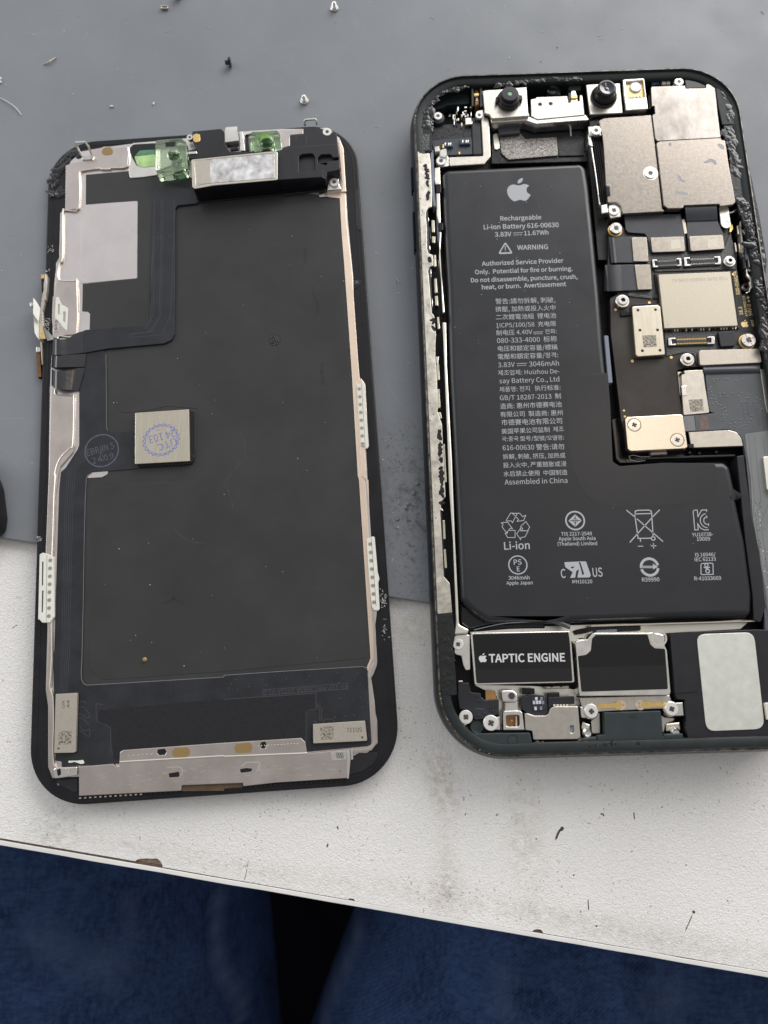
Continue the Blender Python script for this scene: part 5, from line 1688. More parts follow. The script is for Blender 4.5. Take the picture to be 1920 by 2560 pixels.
for k in range(40):      # fine scratches on the plates
    x0, y0 = random.choice([(random.uniform(300, 700), random.uniform(520, 1180)), (random.uniform(800, 1280), random.uniform(720, 1150)), (random.uniform(740, 1200), random.uniform(260, 600))])
    zz = ZSH + (.0045 if x0 < 705 else .4545 if y0 > 700 else .3545)
    x, y = pt(f"J:{x0},{y0}", zz)
    a, l = random.uniform(0, 3.1), random.uniform(.3, 2.2)
    b.line([(x, y), (x + l * math.cos(a), y + l * math.sin(a))], random.uniform(.02, .05), zz, "smear")
for k in range(11):      # fingerprint ridges
    P = []
    for j in range(9):
        a = -0.9 + j * 0.23
        x0 = 330 + k * 14 + 18 * math.cos(a * 1.5)
        y0 = 600 + 55 * math.sin(a) + 3 * k * .3
        P.append(pt(f"J:{x0},{y0}", ZSH + .004))
    b.line(P, 0.06, ZSH + .003, "smear")
for k in range(14):
    P = [pt(f"J:{1080 + k * 14 + 14 * math.sin(j * .5)},{560 + j * 7 + 2 * k}", ZSH + .354) for j in range(10)]
    b.line(P, 0.05, ZSH + .353, "smear")
b.build("finger_marks", sh)
screw(sh, "J:685,937", ZSH + .25, 1.22, 0.25, 'nickel', 0.5)
x, y = pt("J:685,940", ZSH)
b = MB()
ring(b, x, y, 1.22, 1.6, ZSH + .02, "edge_metal", 32)
b.build("screw_dimple", sh)
b = MB()
b.poly("J:168,552@.2 265,545 275,600 280,625 180,628 170,600", 4.6, 6.5, "nickel", 0.2, 0.12)
b.poly("J:168,560 190,625 205,720 175,705 165,640", 3.5, 6.2, "nickel", 0.1, 0.1)
b.build("shield_ear", sh)
screw(sh, "J:235,582", 7.0, 1.12, 0.6)
b = MB()
b.poly("J:338,1200@.7 400,1190@.8 438,1230 440,1300 350,1310 335,1250", 4.0, 6.2, "nickel", 0.2, 0.12)
b.poly("J:272,1205 325,1195 330,1265 278,1275", 4.0, 6.6, "nickel", 0.1, 0.15)
b.build("shield_ear", sh)
screw(sh, "J:382,1245", 6.5, 1.15, 0.5)
prism("black_tab", sh, "J:315,1048 345,1045 355,1118 322,1128", 5.5, 6.9, "black_gloss", 0.1, 0.1)
b = MB()      # cable bundle and rim left of the shield
b.tube([at3("J:185,480", 6.4), at3("J:230,465", 6.5), at3("J:330,452", 6.5), at3("J:600,440", 6.5), at3("J:680,400", 6.6), at3("J:670,300", 6.6)], 0.2, "black_gloss")
for o_ in (0, 18, 34, 52):
    b.tube([at3(f"J:{205 + o_},640", 5.6), at3(f"J:{225 + o_},760", 5.4), at3(f"J:{250 + o_},950", 5.2), at3(f"J:{275 + o_},1150", 5.0), at3(f"J:{300 + o_ * .7},1300", 5.0)], 0.17, "black_gloss")
b.build("cable_bundle", phone)
prism("metal_guide", phone, "J:170,620 200,715 235,950 265,1180 272,1200 258,1200 225,950 190,725 165,690", 3.5, 6.0, "nickel", 0.05, 0.1)
b = MB()
b.poly("J:175,480 260,470 250,560 180,560", 3.0, 6.0, "black_gloss", 0.3, 0.2)
b.poly("J:160,690 250,650 340,1280 330,1659 250,1659 200,1100", 2.0, 4.2, "frame_floor", 0.2, 0.1)
b.build("cable_trough", phone)

# ---- circuit board
ZP = 5.0
board = prism("circuit_board", phone,
              "K:340,300 1290,240 1340,330 1400,500 1400,640 1440,850 1520,850@.3 1555,1160 1560,1180 1590,1300 1610,1400 1600,1430 1090,1450 1000,1450 900,1480@.5 920,1659 L:955,800 985,1000 975,1080 520,1105 440,830 355,110 K:350,880 410,850 330,600",
              3.2, ZP, "board_solder", 0.2, 0.06)
prism("foam_gasket", board, "K:460,440 660,430 690,360 940,500 1290,480 1350,330 1380,520 1390,640 720,660 690,600 560,590 500,860 690,880 700,830 560,600", ZP - .1, ZP + 0.22, "foam", 0.1, 0.05)
prism("foam_gasket", board, "K:800,1165 1240,1150 1245,1275 1600,1270 1600,1300 1090,1310 1070,1440 1040,1340 960,1330 820,1360", ZP - .1, ZP + 0.22, "foam", 0.1, 0.05)
# flash memory
c = prism("memory_chip", board, "K:750,685 1345,660 1408,1108 800,1130", ZP, 6.1, "chip_top", 0.08, 0.05)
b = MB()
b.text("TSB 3245 VM9814 CHN A1", "K:1322,703 862,722", 6.106, "ink_brown", tall=1.0)
x, y = pt("K:828,1100", 6.1)
b.disc(x, y, 6.106, .14, "ink_brown", 14)
b.build("chip_marking", c)
b = MB()
random.seed(71)
for k in range(26):
    x0 = 810 + k * 24
    b.poly(f"K:{x0},{1140 - k * .9} {x0 + 10},{1140 - k * .9} {x0 + 10},{1158 - k * .9} {x0},{1158 - k * .9}", ZP, ZP + .45, random.choice(["black_gloss", "component_white", "flex_trace", "nickel"]), 0, .05)
for k in range(18):
    x0 = 715 + k * 1.8
    b.poly(f"K:{x0},{680 + k * 13} {x0 + 20},{680 + k * 13} {x0 + 20},{688 + k * 13} {x0},{688 + k * 13}", ZP, ZP + .3, "black_gloss", 0, .03)
for k in range(22):
    x0 = 1362 + k * 2.4
    y0 = 690 + k * 20
    b.poly(f"K:{x0},{y0} {x0 + 9},{y0} {x0 + 9},{y0 + 8} {x0},{y0 + 8}", ZP, ZP + .2, "flex_trace", 0, .02)
b.build("small_components", board)['kind'] = "stuff"
# gold board print
b = MB()
prism("board_margin", board, "K:1360,640 1400,640 1440,850 1515,850 1550,1155 1425,1160", ZP - .01, ZP + .05, "board_black", 0.1, 0.02)
z = ZP + .056
b.text("820-01682-A", "K:1425,850 1398,655", z, "gold_print", bold=.01)
b.text("18.3", "K:1452,1018 1443,952", z, "gold_print", bold=.01)
b.text("AT&S MXO CO", "K:1493,1032 1468,862", z, "gold_print", bold=.01)
b.text("4619", "K:1545,1115 1535,1062", z, "gold_print", bold=.01)
b.text("94V-0", "K:1531,1025 1515,930", z, "gold_print", bold=.01)
for k, q in enumerate(("K:1370,682",)):
    x, y = pt(q, z)
    b.disc(x, y, z, .28, "gold_print", 14)
b.line(parse("K:1486,878 1502,872", z), .2, z, "gold_print")
b.line(parse("K:1492,866 1496,886", z), .2, z + .003, "gold_print")
x, y = pt("K:1500,905", z)
b.prism([(x - .18, y - .18), (x + .18, y - .18), (x + .18, y + .18), (x - .18, y + .18)], z - .004, z, "gold_print")
fruit_mark(b, "K:1438,1122", "K:1502,1120", z, "gold_print")
for q in ("K:676,917", "K:396,975", "K:535,1402", "K:857,1370", "L:465,750", "L:472,800"):
    x, y = pt(q, z)
    b.disc(x, y, ZP + .012, .3 if q[0] == 'K' else .22, "gold", 14)
b.build("board_print", board)
# wireless module can
c = prism("module_can", board, "K:530,950@.4 745,936@.4 765,950 806,1350@.4 580,1366@.4 562,1350", ZP, 6.3, "brass_chip", 0.3, 0.14)
b = MB()
for q in ("K:580,980", "K:726,976", "K:597,1146", "K:743,1144", "K:617,1317", "K:763,1313"):
    x, y = pt(q, 6.3)
    b.disc(x, y, 6.306, .31, "recess", 18)
b.poly("K:617,1190 728,1185 737,1283 626,1290", 6.3, 6.305, "etch_patch_dark")
b.build("can_marking", c)
prism("can_base", board, "K:515,950 530,930 750,922 775,945 818,1355 800,1375 575,1385 555,1360", ZP - .05, ZP + .25, "black_gloss", 0.2, 0.05)
b = MB()
b.poly("K:435,990 515,985 520,1020 440,1027", ZP, ZP + .4, "black_gloss", 0.1, .05)
b.build("small_chip", board)
b = MB()
b.poly("K:730,850 760,845 770,880 700,885", ZP, ZP + .3, "black_gloss", 0.1, .05)
b.build("small_chip", board)


def socket(name, outline, n, r1, r2, z, mid="flex_dark", pin="screw_steel"):
    """board-to-board socket: housing, two pin rows, metal end caps"""
    P = [Vector(q[:2]) for q in parse(outline, z)]
    tl, tr, br, bl = P
    b = MB()
    b.prism([tuple(p) for p in (tl, tr, br, bl)], ZP, z - .25, "board_black", .05)

    def uv(u, v):
        return tl * (1 - u) * (1 - v) + tr * u * (1 - v) + br * u * v + bl * (1 - u) * v
    b.prism([tuple(uv(*q)) for q in ((.18, .36), (.82, .36), (.82, .66), (.18, .66))], z - .4, z - .02, mid, .04)
    for k in range(n):
        u = 0.19 + 0.62 * k / (n - 1)
        for v0, v1 in ((.16, .34), (.68, .86)):
            b.prism([tuple(uv(*q)) for q in ((u - .006, v0), (u + .008, v0), (u + .008, v1), (u - .006, v1))], z - .35, z - .05, pin, 0)
    for u0, u1, s in ((.0, .16, 1), (.84, 1.0, -1)):
        outer = [(u0, .05), (u1, .05), (u1, .2), (u0 + .07 if s > 0 else u0, .2), (u0 + .07 if s > 0 else u0, .8), (u1, .8), (u1, .95), (u0, .95)]
        if s < 0:
            outer = [(u0, .05), (u1, .05), (u1, .95), (u0, .95), (u0, .8), (u1 - .07, .8), (u1 - .07, .2), (u0, .2)]
        b.prism([tuple(uv(*q)) for q in outer], z - .5, z, "screw_steel", .05)
    return b.build(name, board)


socket("board_socket", "K:698,558 935,545 945,615 705,628", 11, 0, 0, 5.75, "flex_dark")
socket("board_socket", "K:962,540 1262,530 1270,600 968,618", 15, 0, 0, 5.75, "flex_dark")
socket("board_socket", "K:832,1208 1215,1195 1218,1262 835,1275", 20, 0, 0, 5.75, "flex_grey", "gold")
prism("black_block", board, "K:1245,1160 1380,1150 1388,1275 1268,1282", ZP, 5.9, "black_plastic", 0.15, 0.1)
for q, r, m in (("K:458,895", 1.42, 'nickel'), ("K:1348,565", 1.22, 'nickel'), ("K:998,1382", 1.4, 'nickel')):
    standoff(board, q, 6.3, r, 1.3, m)
for q, r in (("K:398,302", 1.3), ("K:1497,1230", 1.45)):
    x, y = pt(q, 6.0)
    b = MB()
    screw_mesh(b, x, y, 6.2, r, 1.2, 'nickel', rot=1.2)
    ring(b, x, y, r * .98, r * 1.15, ZP + .3, "gold", 28)
    for k in range(4):
        a = .5 + k * 1.57
        b.line([(x + r * .5 * math.cos(a), y + r * .5 * math.sin(a)), (x + r * .92 * math.cos(a), y + r * .92 * math.sin(a))], .09, 6.206, "screw_recess")
    b.build("board_screw", board)
# flexes with metal stiffeners plugged into the board
ZX = 5.85


def plug(name, flex, plate, zf, zp_, fm="flex_grey", mark=None):
    o = MB().poly(flex, zf - .25, zf, fm, 0.15, 0.06).build("flex_cable", board)
    p = MB().poly(plate, zp_ - .35, zp_, "stiffener_metal", 0.35, 0.06).build(name, o)
    if mark:
        MB().poly(mark, zp_ - .002, zp_ + .004, "etch_patch", 0).build("matt_patch", o)
    return o


plug("stiffener", "K:467,195 935,182 970,345 980,490 690,500 660,380 640,345@.5 500,335@.4 480,310", "K:684,378@.3 958,368@.3 972,490@.3 700,500@.3", 5.55, ZX, "flex_grey", "K:850,398 930,394 938,466 857,470")
plug("stiffener", "K:967,112 1230,102 1240,240 1290,345 1298,480 1005,490 990,360 985,200", "K:1005,368@.3 1282,355@.3 1300,470@.3 1020,490@.3", 5.7, 5.95, "flex_grey", "K:1158,393 1240,388 1248,455 1166,460")
b = MB().strip([row("K:968,98", "K:1232,88", 6.4), row("K:972,130", "K:1233,120", 6.75), row("K:978,180", "K:1238,170", 6.5), row("K:985,240", "K:1240,232", 5.9)], 0.2, "flex_grey")
b.build("flex_cable", board)
prism("metal_strip", board, "K:945,228 970,224 990,340 965,348", 5.3, 5.66, "label_metal", 0.05, 0.04)
plug("stiffener", "K:338,375 520,370 655,375 670,575 540,585 360,585", "K:527,376@.2 652,374@.2 668,575@.2 545,575@.2", 5.6, ZX, "flex_grey")
plug("stiffener", "K:305,605 555,600 690,600 700,808 580,815 340,820", "K:552,604@.2 680,602@.2 696,806@.2 578,810@.2", 5.6, ZX, "flex_grey")
b = MB()
b.strip([row("K:345,380", "K:362,585", 5.65), row("K:365,380", "K:385,586", 5.95), row("K:385,378", "K:405,586", 5.75)], .15, "flex_dark")
b.strip([row("K:305,610", "K:300,820", 5.0), row("K:330,607", "K:345,822", 5.7), row("K:380,605", "K:400,820", 5.85), row("K:440,604", "K:450,818", 5.64)], .15, "flex_dark")
b.build("flex_fold", board)
# bracket arm below the shield
c = prism("shield_arm", phone, "T:318,112 455,105 482,330@.3 440,370 380,370 345,340@.3", 5.2, 5.9, "nickel", 0.2, 0.1)
x, y = pt("T:413,332", 5.9)
b = MB()
b.lathe(x, y, [(1.0, 5.85), (1.0, 6.0), (.72, 6.0), (.68, 5.7)], "screw_steel", 24, cap_top=False)
b.disc(x, y, 5.75, .7, "screw_recess", 20)
b.build("arm_eyelet", c)
prism("gold_pad", board, "T:470,360 505,330 515,400 480,450 460,440", ZP, 5.4, "gold", 0.2, 0.05)
# contacts between board and frame on the right side
for spec, m, zt in (("T:605,150 640,145 660,270 630,310 635,370 605,355 605,300 635,270", "nickel", 6.3), ("T:565,350 585,350 600,470 575,475", "nickel", 5.8), ("T:605,380 630,380 665,725 640,735", "label_metal", 6.0), ("T:530,590 550,590 570,715 550,720", "edge_metal", 5.6),
                    ("T:585,605 608,600 635,725 605,730", "edge_metal", 5.6), ("T:665,590 695,590 720,820 690,825", "grey_tape", 5.8), ("T:640,410 700,405 745,870 755,930 735,930 690,500", "nickel", 6.2), ("T:640,780 670,775 690,950 660,950", "black_plastic", 5.9),
                    ("T:690,950 712,955 715,1010 785,1090 790,1215 760,1225 745,1100 695,1045", "nickel", 6.2), ("T:715,960 790,945 800,985 740,990", "nickel", 6.3), ("T:640,740 660,738 695,940 680,945", "label_metal", 5.6)):
    prism("side_contact", phone, spec, zt - 1.6, zt, m, 0.05, 0.1)
b = MB()
x, y = pt("T:700,1200", 5.4)
b.lathe(x, y, [(.95, 3), (.95, 5.2), (.75, 5.4), (.5, 5.3), (.45, 4.6)], "frame_rim", 24)
b.build("side_boss", phone)
b = MB()
b.tube([at3("T:470,180", 6.0), at3("T:530,160", 6.0), at3("T:580,100", 6.0), at3("T:600,40", 6.0)], .22, "screw_steel")
b.build("wire_loop", phone)
b = MB()
b.tube([at3("T:735,1140", 5.9), at3("T:750,1200", 5.9), at3("T:735,1270", 5.8), at3("T:690,1290", 5.7)], .16, "screw_steel")
b.build("wire_loop", phone)

# ---- dock flex at the right edge, covers beside it
prism("flex_head", phone, "W:150,140@.6 985,120@.5 1025,310@.5 165,350@.5", 5.3, 6.0, "label_metal", 0.4, 0.08)
prism("flex_cable", phone, "W:205,350 1000,335 1000,460 1110,1040 1130,1480 1150,2212 L:1659,1400 R:1900,500 1700,1000 P:1620,900 1520,200 L:1500,1400 1470,1100@1 1450,1000 1430,960@1 1370,915@1.2 1000,925 960,920 950,800 1235,772 1180,765@.6 1165,700 1140,450", 4.6, 5.35, "dock_flex", 0.2, 0.05)
b = MB()
b.strip([row("W:212,360", "W:995,340", 5.5), row("W:215,400", "W:1000,380", 5.8), row("W:222,440", "W:1003,420", 5.75), row("W:232,480", "W:1008,460", 5.4)], 0.2, "flex_grey")
for k in range(6):
    b.line(parse(f"W:{830 + k * 34},{1230 + k * 8} {850 + k * 36},{1640} {900 + k * 38},{2200}", 5.36), 0.07, 5.358, "flex_trace")
for spec in ("W:760,880 750,900 755,960 780,1080 800,1110", "W:820,860 830,1040 860,1060", "W:900,850 890,890 930,940 945,1060", "W:960,930 985,1200", "W:1020,900 1050,1300"):
    b.line(parse(spec, 5.36), 0.09, 5.36, "flex_trace")
for q in ((350, 548), (395, 545), (360, 575), (508, 540), (555, 547), (665, 568), (770, 540), (315, 655), (298, 685), (325, 720), (333, 765), (440, 740), (500, 740), (445, 783), (545, 780), (620, 738), (740, 735), (703, 775), (845, 762), (828, 800), (950, 800), (320, 812), (375, 820), (385, 860),
          (410, 890), (345, 882), (455, 908), (465, 950), (508, 940), (525, 990), (485, 1040), (530, 1040), (505, 1075), (425, 1108), (490, 1110), (610, 1105), (725, 1105), (432, 1165), (500, 1162), (580, 1160), (650, 1150), (725, 1148), (435, 1210), (505, 1208), (585, 1208), (645, 1195), (745, 1190), (715, 1215),
          (735, 860), (790, 855), (800, 1005), (885, 1050), (875, 1100), (925, 860), (835, 1145), (800, 1180), (1000, 830), (1025, 955)):
    x, y = pt(f"W:{q[0]},{q[1]}", 5.35)
    b.lathe(x, y, [(.19, 5.34), (.15, 5.42), (.08, 5.47)], "flex_clear", 10)
b.build("flex_relief", phone)
prism("clear_flex", phone, "W:790,1300 1120,1250 1140,1659 L:1659,1300 R:1700,100 P:1659,1000 1640,850 1530,200 L:1515,1300 1480,1080", 5.2, 5.42, "flex_clear", 0.2, 0.03)
c = prism("module_cover", phone, "L:965,420 1120,412 1140,560 1175,770@.4 960,790 945,600 940,460", 4.6, 5.6, "nickel_matt", 0.15, 0.1)
MB().poly("L:1000,662 1118,655 1125,755 1015,765", 5.598, 5.605, "etch_patch_dark").build("matt_patch", c)
prism("cover_clip", c, "L:935,435 968,425 970,445 940,450", 4.5, 5.7, "black_gloss", 0, .05)
prism("cover_clip", c, "L:940,550 985,540 988,625 948,630", 4.5, 5.7, "screw_steel", 0.05, .08)
prism("cover_edge", c, "L:908,430 940,425 955,600 985,785 965,790 925,600", 3.6, 4.8, "brass_chip", 0.1, .08)
prism("module_cover", phone, "L:1000,928 1330,912@.3 1400,930@1.2 1440,985@1 1455,1045 1040,1060 1020,1040", 4.4, 5.5, "nickel_matt", 0.15, 0.12)
prism("cover_clip", phone, "L:995,1030 1045,1025 1045,1058 1005,1062", 4.3, 5.6, "black_gloss", 0, .05)
prism("flex_tail", phone, "L:960,795 1050,790 1235,775 1250,800 1340,905 1000,925 965,920", 5.3, 5.62, "dock_flex", 0.1, 0.03)
mat("flex_pinkish", (0.16, 0.105, 0.085), rough=0.45, var=0.3, vfeat=0.8)
b = MB()
b.poly("L:1090,800 1160,797 1168,905 1100,908", 5.6, 5.63, "flex_pinkish", 0, .005)
b.poly("L:960,800 1045,795 1060,915 970,922", 5.6, 5.64, "flex_clear", 0, .005)
b.line(parse("L:1048,795 1062,918", 5.64), .09, 5.646, "recess")
b.build("tail_marking", phone)
prism("side_plate", phone, "W:1000,405 1070,400 1106,620 1106,1040 1070,880", 4.6, 5.5, "rail_metal", 0.1, 0.05)
prism("side_plate", phone, "L:1620,1135 1700,1130 1720,1480 1650,1400", 4.8, 6.0, "rail_metal", 0.1, 0.05)
b = MB()
for k in (0, 2, 5):
    b.line(parse(f"W:{835 + k * 40},{1320} {870 + k * 42},{1700} {920 + k * 44},{2200} P:{1530 + k * 14},{250} {1590 + k * 14},{700} {1650 + k * 10},{980}", 5.44), 0.07, 5.426, "dock_flex")
random.seed(77)
for k in range(60):
    v = random.random()
    x, y = pt(f"P:{1530 + v * 120 + random.random() * 70},{60 + v * 850}", 5.42)
    b.disc(x, y, 5.428, random.uniform(.05, .14), random.choice(["dock_flex", "component_white", "flex_grey"]), 8)
b.build("flex_lines", phone)['kind'] = "stuff"
# battery connector cover with two screws
c = prism("connector_cover", phone, "L:472,822@.6 490,805 940,782@.6 955,800 993,1055@.6 970,1066 520,1088@.7 495,1070", 4.9, 6.2, "warm_cover", 0.5, 0.12)
for q in ("L:550,870", "L:907,995"):
    x, y = pt(q, 6.2)
    b = MB()
    ring(b, x, y, 1.25, 1.4, 6.205, "screw_recess", 32)
    screw_mesh(b, x, y, 6.24, 1.2, .04, 'nickel', rot=.4)
    b.build("screw", c)
b = MB()
b.poly("L:360,830 440,800 520,1105 970,1085 980,1110 1380,1120 1385,1145 500,1190 430,1190 395,1150", 1.6, 3.2, "black_gloss", 0.2, 0.2)
b.tube([at3("L:640,1165", 4.4), at3("L:580,1175", 4.4), at3("L:520,1160", 4.4), at3("L:505,1130", 4.4), at3("L:540,1120", 4.4), at3("L:600,1135", 4.4), at3("L:680,1135", 4.4)], .1, "nickel")
b.poly("L:600,1160 700,1135 1385,1115 1390,1130 700,1155", 3.0, 4.6, "black_plastic", 0.1, 0.1)
b.build("battery_lead", phone)
prism("lead_ferrule", phone, "L:680,1095 820,1085 825,1115 690,1122", 3.6, 4.8, "label_metal", 0.05, 0.15)
b = MB()
for q in ("L:1010,1100", "L:1090,1105", "L:1230,1095"):
    x, y = pt(q, 4.2)
    b.lathe(x, y, [(.55, 3.4), (.5, 4.0), (.25, 4.3)], "black_gloss", 16)
b.build("glue_drops", phone)
prism("side_wall", phone, "L:1400,1130 1460,1120 1480,1300 1530,1659 P:1590,500 1640,950 1600,1090@1 1540,1060 1530,850 1470,400", 1.6, 5.6, "black_plastic", 0.2, 0.15)

# ---- bottom modules
prism("mid_plate", phone, "O:430,1160 1060,1110 1659,1090 P:1000,1085 1500,1050 1490,1090@.6 1430,1140 P:0,1220 O:1659,1240 600,1240", 1.6, 2.6, "rail_metal", 0.2, 0.1)
prism("mid_plate", phone, "Q:400,600 900,610 1250,640 1290,780 820,800 640,1000 600,700", 1.6, 2.8, "rail_metal", 0.2, 0.1)
b = MB()
b.strip([row("R:40,160", "R:60,190", 3.0), row("R:100,140", "R:150,175", 3.6), row("R:250,120", "R:255,150", 3.8), row("R:600,105", "R:605,140", 3.4)], .1, "black_gloss")
b.poly("R:395,125 600,118 605,155 400,165", 3.0, 4.0, "black_gloss", 0.1, .1)
b.poly("R:235,150 405,140 410,165 240,180", 3.0, 4.4, "grey_tape", 0.1, .1)
b.build("coil_leads", phone)
prism("metal_edge", phone, "R:190,108 1555,70 1555,80 190,122", 3.0, 5.2, "label_metal", 0, .04)
# vibration motor
te = prism("vibration_motor", phone, "Q:387,172@.4 1208,158@.3 1222,240 1250,585@.4 420,607@.4", 2.6, 6.5, "nickel", 0.3, 0.12)
prism("black_label", te, "Q:402,185@.3 1198,166@.2 1210,250 1232,575@.3 436,592@.4", 6.4, 6.54, "black_label", 0.2, 0.02)
b = MB()
z = 6.546
b.text("TAPTIC ENGINE", "Q:540,417 1172,408", z, "ink_white", bold=.025)
fruit_mark(b, "Q:455,417", "Q:525,415", z, "ink_white")
b.build("printed_label", te)
b = MB()
b.poly("Q:245,195@.6 340,185 380,190 385,480@.3 345,485@.4 325,440 310,365 250,350@.5", 4.5, 5.9, "nickel", 0.25, 0.15)
b.build("motor_bracket", te)
screw(te, "Q:283,268", 6.05, 1.02, 0.2, rot=.7)
# lower loudspeaker
mat("label_band", (0.017, 0.0165, 0.017), rough=0.36, spec=0.3, bump=0.003, bfeat=2)
sp = prism("loudspeaker", phone, "R:62,260 65,240@.5 160,225@.3 200,180@.6 220,172 665,172@.3 700,168 795,190 805,285 822,320 852,660 845,690 95,698 90,660 70,350", 2.6, 6.5, "nickel", 0.2, 0.14)
prism("black_label", sp, "R:82,365@.3 150,355@.6 190,320@.6 200,220@.6 230,190 660,186@.3 685,270@.6 720,300@.5 805,305@.3 828,640@.3 112,662@.3", 6.4, 6.56, "black_label", 0.3, 0.02)
b = MB()
b.line(parse("R:100,465 815,447", 6.57), .08, 6.566, "recess")
b.build("label_seam", sp)
prism("speaker_flange", sp, "R:92,710 845,690 860,740 830,800 130,835 110,770", 2.6, 5.4, "nickel_matt", 0.2, 0.15)
prism("label_band", sp, "R:98,466 816,448 829,640@.3 112,662@.3", 6.5, 6.585, "label_band", 0.1, 0.01)
prism("label_band", te, "Q:425,480 1222,468 1232,575@.3 436,592@.4", 6.48, 6.565, "label_band", 0.1, 0.01)
screw(sp, "R:120,280", 6.3, 1.22, .6, rot=.3)
screw(sp, "R:752,217", 6.4, 1.15, .6, rot=1.0)
b = MB()
ring(b, *pt("R:752,217", 6.3), 1.15, 1.5, 6.505, "edge_metal", 28)
b.build("screw_dimple", sp)
for s0, s1, q in (("R:250,780", "R:400,775", "R:440,772"), ("R:810,765", "R:660,768", "R:600,772")):
    b = MB()
    a_, c_ = Vector(pt(s0, 5.6)), Vector(pt(s1, 5.6))
    n = Vector((0, .42))
    b.strip([((*(a_ - n), 5.5), (*(a_ + n), 5.5)), ((*(a_.lerp(c_, .3) - n), 5.7), (*(a_.lerp(c_, .3) + n), 5.7)), ((*(a_.lerp(c_, .8) - n), 5.75), (*(a_.lerp(c_, .8) + n), 5.75)), ((*(c_ - n * 1.5), 5.9), (*(c_ + n * 1.5), 5.9)), ((*(c_.lerp(a_, -.3) - n * 1.3), 5.5), (*(c_.lerp(a_, -.3) + n * 1.3), 5.5))], .12, "gold")
    x, y = pt(q, 5.5)
    b.lathe(x, y, [(.95, 5.3), (.9, 5.5)], "peach_metal", 20)
    for k in range(3):
        ring(b, x + .4 * math.cos(k * 2.1), y + .4 * math.sin(k * 2.1), .14, .24, 5.506, "brown_dot", 10)
    b.build("spring_contact", sp)
for q, cx_ in (("R:195,825", 0), ("R:862,805", 0)):
    x, y = pt(q, 6.0)
    b = MB()
    b.lathe(x, y, [(1.5, 3.5), (1.5, 5.2), (1.35, 5.45), (1.2, 5.5)], "nickel", 30)
    screw_mesh(b, x, y, 6.0, 1.22, .55, 'screw_white', rot=random.uniform(0, 1.5))
    b.build("screw", sp)
prism("bracket_ear", sp, "R:880,752@.2 955,748 965,862 880,865", 4.0, 5.4, "nickel", 0.1, .15)
prism("bracket_ear", sp, "R:100,785 170,785 160,880 110,880@.4", 4.0, 5.4, "nickel", 0.1, .15)
prism("dock_guard", phone, "R:300,835 770,820 785,1020 830,1085 240,1100 250,1030 310,1015", 2.0, 6.3, "green_plastic", 0.2, 0.12)
prism("dock_guard", phone, "R:105,1050 240,1035 245,1100 115,1110", 2.0, 6.0, "green_plastic", 0.2, 0.2)
prism("dock_guard", phone, "R:790,1015 955,1008 960,1070 800,1085", 2.0, 6.0, "green_plastic", 0.2, 0.2)
b = MB()
b.line(parse("R:505,855 570,850 575,880 512,885", 6.31), .06, 6.306, "recess", closed=True)
for k in range(3):
    x, y = pt(f"R:{520 + k * 17},{869 - k}", 6.31)
    ring(b, x, y, .1, .17, 6.306, "recess", 10)
b.build("mould_mark", phone)
for pl in ("R:120,905 185,935 190,1005 130,1010 110,960", "R:810,925 930,912 940,985 815,995"):
    b = MB()
    b.poly(pl, 2.6, 4.6, "edge_metal", 0.2, .25)
    P = parse(pl, 4.8)
    x, y = sum(p[0] for p in P) / len(P), sum(p[1] for p in P) / len(P)
    b.lathe(x + .2, y - .9, [(.9, 3), (.9, 5.0), (.6, 5.3), (.3, 5.2)], "screw_steel", 20)
    b.build("dock_latch", phone)
prism("dock_rail", phone, "R:190,905 255,830 270,840 272,1010 200,1015", 2.6, 4.6, "nickel_matt", 0.3, .2)
prism("dock_rail", phone, "R:770,850 800,870 890,880 880,905 810,925 800,1000 780,1000", 2.6, 4.4, "nickel_matt", 0.3, .2)
# second black speaker chamber with silver plate
ch = prism("speaker_chamber", phone, "R:845,172 1020,162 1560,145 1700,150 1900,160 1900,1020 1659,1035 1008,1082 985,1000 970,730 900,725@.4 880,660", 1.8, 5.9, "black_plastic", 0.15, 0.12)
prism("chamber_lid", ch, "R:845,172 1025,162 1078,660@.3 888,675 865,400", 5.85, 6.05, "black_plastic", 0.1, 0.05)
prism("silver_plate", ch, "R:1070,240@1.8 1075,195@.3 1500,170@.4 1545,215@2.4 1632,960@2.4 1600,975@.4 1180,985@.4 1150,960@2.4".replace("1070,240@1.8 1075,195@.3 1500,170@.4 1545,215@2.4 1632,960@2.4 1600,975@.4 1180,985@.4 1150,960@2.4", "1066,185@1.6 1543,168@1.6 1634,970@2.0 1148,990@1.6"), 5.88, 6.06, "silver_label", 0.2, 0.05)
prism("gold_connector", ch, "R:1630,755 1680,750 1690,890 1650,895", 5.9, 6.5, "component_white", 0.1, 0.1)
prism("foam_strip", ch, "R:1030,1072 1659,1035 1900,1025 1900,1045 1659,1060 1040,1092", 5.0, 6.2, "foam_strip", 0.05, 0.1)
